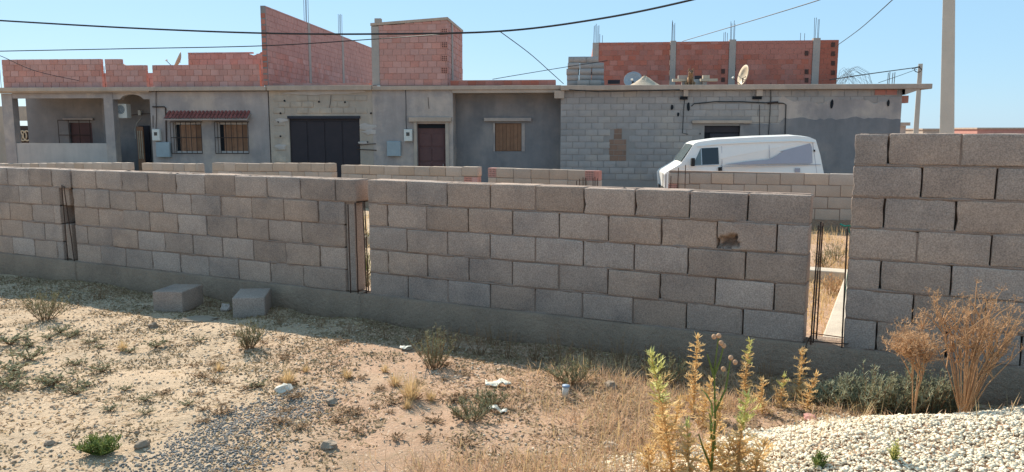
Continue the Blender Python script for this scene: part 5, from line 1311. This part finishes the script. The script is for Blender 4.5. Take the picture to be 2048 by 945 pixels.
# ---------------------------------------------------------------- ground cover
def scatter(n, fn, x0=-6.6, x1=3.6, y0=3.0, y1=9.2):
    if y1 == 9.2: n = int(n * 1.4)
    x = RN.uniform(x0, x1, n); y = RN.uniform(y0, y1, n); k = RN.uniform(0, 1, n) < fn(x, y); x, y = x[k], y[k]; return x, y
def up_(x, y): return NEAR.e.x * (x - NEAR.o.x) + NEAR.e.y * (y - NEAR.o.y), NEAR.n.x * x + NEAR.n.y * y - D1
def stuff(name, label, cat, V, F, mt, smooth=False):
    o = bpy.data.objects.new(name, np_mesh(name, V, F, M[mt], smooth)); col.objects.link(o); lab(o, label, cat, None, 'stuff'); return o
def straw_field(n, fn, L, el, wd, **kw):
    x, y = scatter(n, fn, **kw); k = len(x); z = gz(x, y)
    return blades(np.stack([x, y, z + .002], 1), RN.uniform(0, 6.28, k), RN.uniform(*el, k), RN.uniform(*L, k), RN.uniform(*wd, k), RN.uniform(0, .6, k))
def dens_lit(x, y):
    u, p = up_(x, y); return np.where(p < -.05, np.clip(.3 + .6 * smn(.2, 2.2, u) + .5 * smn(-.7, -.1, p), 0, 1) * np.clip(.45 + 2.6 * vn(x, y, 2.3) + 1.2 * vn(x, y, 7.), 0.02, 1), 0) * (1 - .85 * gravel_m(x, y))  # litter made denser by the wall to deepen its shade strip
def dens_field(x, y):
    u, p = up_(x, y); return np.where(p < -.25, smn(1.9, 3.1, u + 1.1 * vn(x, y, 1.7)) * (1 - smn(-1.2, -.4, p) * .5) * np.clip(.55 + 1.8 * vn(x, y, 3.1), .05, 1), 0) * (1 - .93 * gravel_m(x, y))
stuff('straw_litter', 'trampled brown straw and leaf litter over the soil, packed by the wall to deepen its shade', 'litter', *straw_field(90000, dens_lit, (.014, .05), (-.05, .6), (.004, .011)), 'straw_dark')
dens_leaf = lambda x, y: np.where(up_(x, y)[1] < -.03, smn(.02, .3, vn(x, y, 3.4) + .7 * vn(x, y, 8.) + .12 * smn(-1.5, 1.5, x) + .45 * smn(-1.15, -.5, up_(x, y)[1]) + .16 * smn(-2.2, -3., up_(x, y)[1]) * smn(-.8, .3, x)), 0) * (1 - .9 * gravel_m(x, y))  # extra brown leaves by the wall darken the strip where its shade falls
stuff('withered_leaves', 'drifts of small withered leaves over the bare soil, thickened by the wall to darken its shade', 'leaves', *straw_field(110000, dens_leaf, (.012, .03), (-.1, .9), (.006, .013)), 'leaf')
stuff('pale_straw_litter', 'pale broken straw lying on the soil', 'litter', *straw_field(34000, dens_lit, (.015, .06), (-.05, .4), (.003, .006)), 'straw')
stuff('dry_grass', 'knee-low reddish dry grass in front of the wall', 'grass', *straw_field(52000, dens_field, (.03, .11), (.4, 1.45), (.0025, .0055), x0=-.8, x1=3.2, y0=3.2, y1=6.2), 'straw_red')
stuff('pale_dry_grass', 'sparse pale standing straw among the dry grass', 'grass', *straw_field(18000, dens_field, (.05, .15), (.5, 1.5), (.0025, .005), x0=-.8, x1=3.2, y0=3.2, y1=6.2), 'straw')
dens_plot = lambda x, y: np.where(up_(x, y)[1] > .3, np.clip(.35 + 1.6 * vn(x, y, 1.2), .02, 1), 0) * np.where(up_(x, y)[1] < D2 - D1 - .1, 1, 0)
stuff('plot_weeds', 'dry grass and weeds growing inside the walled plot', 'grass', *straw_field(60000, dens_plot, (.05, .2), (.6, 1.5), (.005, .012), x0=-3., x1=7.5, y0=5, y1=17), 'straw')
for px, py, Y, s_, mt in ((1664, 540, 8.3, 1., 'fennel'), (1650, 500, 10, 1., 'artemisia'), (1675, 492, 10.5, 1., 'artemisia'), (724, 430, 9.5, 1.2, 'green'), (718, 400, 12, 1.4, 'artemisia'), (730, 470, 8.6, .8, 'artemisia')):
    b = at(px, py, Y); place('shrub', 'small shrub growing inside the plot seen through a wall gap', 'shrub', 'shrubs inside the plot', make_shrub(.32, .2, 26, mt, 'straw_dark', .035, 12), Vector((b.x, Y, float(gz(b.x, Y)))), 0, s_)
ICO = np.array([(0, -.53, .85), (0, .53, .85), (0, -.53, -.85), (0, .53, -.85), (.85, 0, .53), (-.85, 0, .53), (.85, 0, -.53), (-.85, 0, -.53), (.53, .85, 0), (-.53, .85, 0), (.53, -.85, 0), (-.53, -.85, 0)])
IF = np.array([(0, 4, 1), (0, 10, 4), (0, 11, 10), (0, 5, 11), (0, 1, 5), (1, 4, 8), (4, 6, 8), (4, 10, 6), (10, 2, 6), (10, 11, 2), (11, 7, 2), (11, 5, 7), (5, 9, 7), (5, 1, 9), (1, 8, 9), (3, 2, 7), (3, 6, 2), (3, 8, 6), (3, 9, 8), (3, 7, 9)])
OC = np.array([(1, 0, 0), (-1, 0, 0), (0, 1, 0), (0, -1, 0), (0, 0, 1), (0, 0, -1.)]); OF = np.array([(0, 2, 4), (2, 1, 4), (1, 3, 4), (3, 0, 4), (2, 0, 5), (1, 2, 5), (3, 1, 5), (0, 3, 5)])
def pebbles(x, y, r, base=ICO, faces=IF, lift=.3, layers=0.):
    n = len(x); z = gz(x, y); b = base[None] * (1 + RN.uniform(-.28, .28, (n, len(base), 1)))
    s_ = np.stack([RN.uniform(.75, 1.45, n), RN.uniform(.7, 1.2, n), RN.uniform(.5, .85, n)], 1) * r[:, None]; b = b * s_[:, None]
    a = RN.uniform(0, 6.28, n); t_ = RN.uniform(-.5, .5, n); ca, sa = np.cos(a), np.sin(a)
    bz = b[..., 2] * np.cos(t_)[:, None] + b[..., 0] * np.sin(t_)[:, None]; bx0 = b[..., 0] * np.cos(t_)[:, None] - b[..., 2] * np.sin(t_)[:, None]
    bx_ = bx0 * ca[:, None] - b[..., 1] * sa[:, None]; by_ = bx0 * sa[:, None] + b[..., 1] * ca[:, None]
    V = np.stack([bx_ + x[:, None], by_ + y[:, None], bz + (z + r * lift + RN.uniform(0, layers, n) if layers else z + r * lift)[:, None]], 2).reshape(-1, 3)
    F = (faces[None] + (np.arange(n) * len(base))[:, None, None]).reshape(-1, 3); return V, F
x, y = scatter(76000, gravel_m, x0=.0, x1=4.2, y0=2.7, y1=5.2)
stuff('white_gravel', 'spread heap of white gravel below the tall wall', 'gravel', *pebbles(x, y, RN.uniform(.0035, .0065, len(x)) + .006 * RN.uniform(0, 1, len(x)) ** 2, layers=.01), 'gravel')
x, y = scatter(9000, lambda x, y: np.exp(-(((x - .9) / .6) ** 2 + ((y - 3.4) / .35) ** 2)) * .9, x0=-.5, x1=2, y0=2.8, y1=4.2)
stuff('strewn_gravel', 'thin scatter of white gravel at the foot of the thistles', 'gravel', *pebbles(x, y, RN.uniform(.004, .009, len(x))), 'gravel')
def dens_grey(x, y):
    cx = -1.52 + .28 * (y - 4.0); return np.clip(1.25 - (((x - cx) / .4) ** 2 + ((y - 3.95) / .68) ** 2) + 1.6 * vn(x, y, 3.), 0, 1) * .8
x, y = scatter(34000, dens_grey, x0=-2.6, x1=-.4, y0=3., y1=5.2)
stuff('grey_gravel', 'thin strip of dark grey gravel on the pale soil', 'gravel', *pebbles(x, y, RN.uniform(.004, .0095, len(x)), OC, OF), 'greygravel')
def dens_pale(x, y):
    u, p = up_(x, y); return np.where(p < -.3, np.clip(1.1 - smn(-1.4, .9, x + .6 * vn(x, y, 1.5)) * 1.0, .05, 1) * np.clip(.6 + 1.5 * vn(x, y, 2.1), .05, 1), 0)
x, y = scatter(38000, dens_pale)
stuff('pale_pebbles', 'small pale pebbles and clods strewn over the soil', 'pebbles', *pebbles(x, y, .003 + .011 * RN.uniform(0, 1, len(x)) ** 2.2, OC, OF, .2), 'pebble')
x, y = scatter(9000, lambda x, y: np.where(up_(x, y)[1] < -.02, np.clip(.4 + 1.5 * vn(x, y, 2.6), .05, 1), 0))
stuff('soil_clods', 'crumbs of brown soil strewn over the ground', 'clods', *pebbles(x, y, .004 + .014 * RN.uniform(0, 1, len(x)) ** 3, ICO, IF, .1), 'clod')
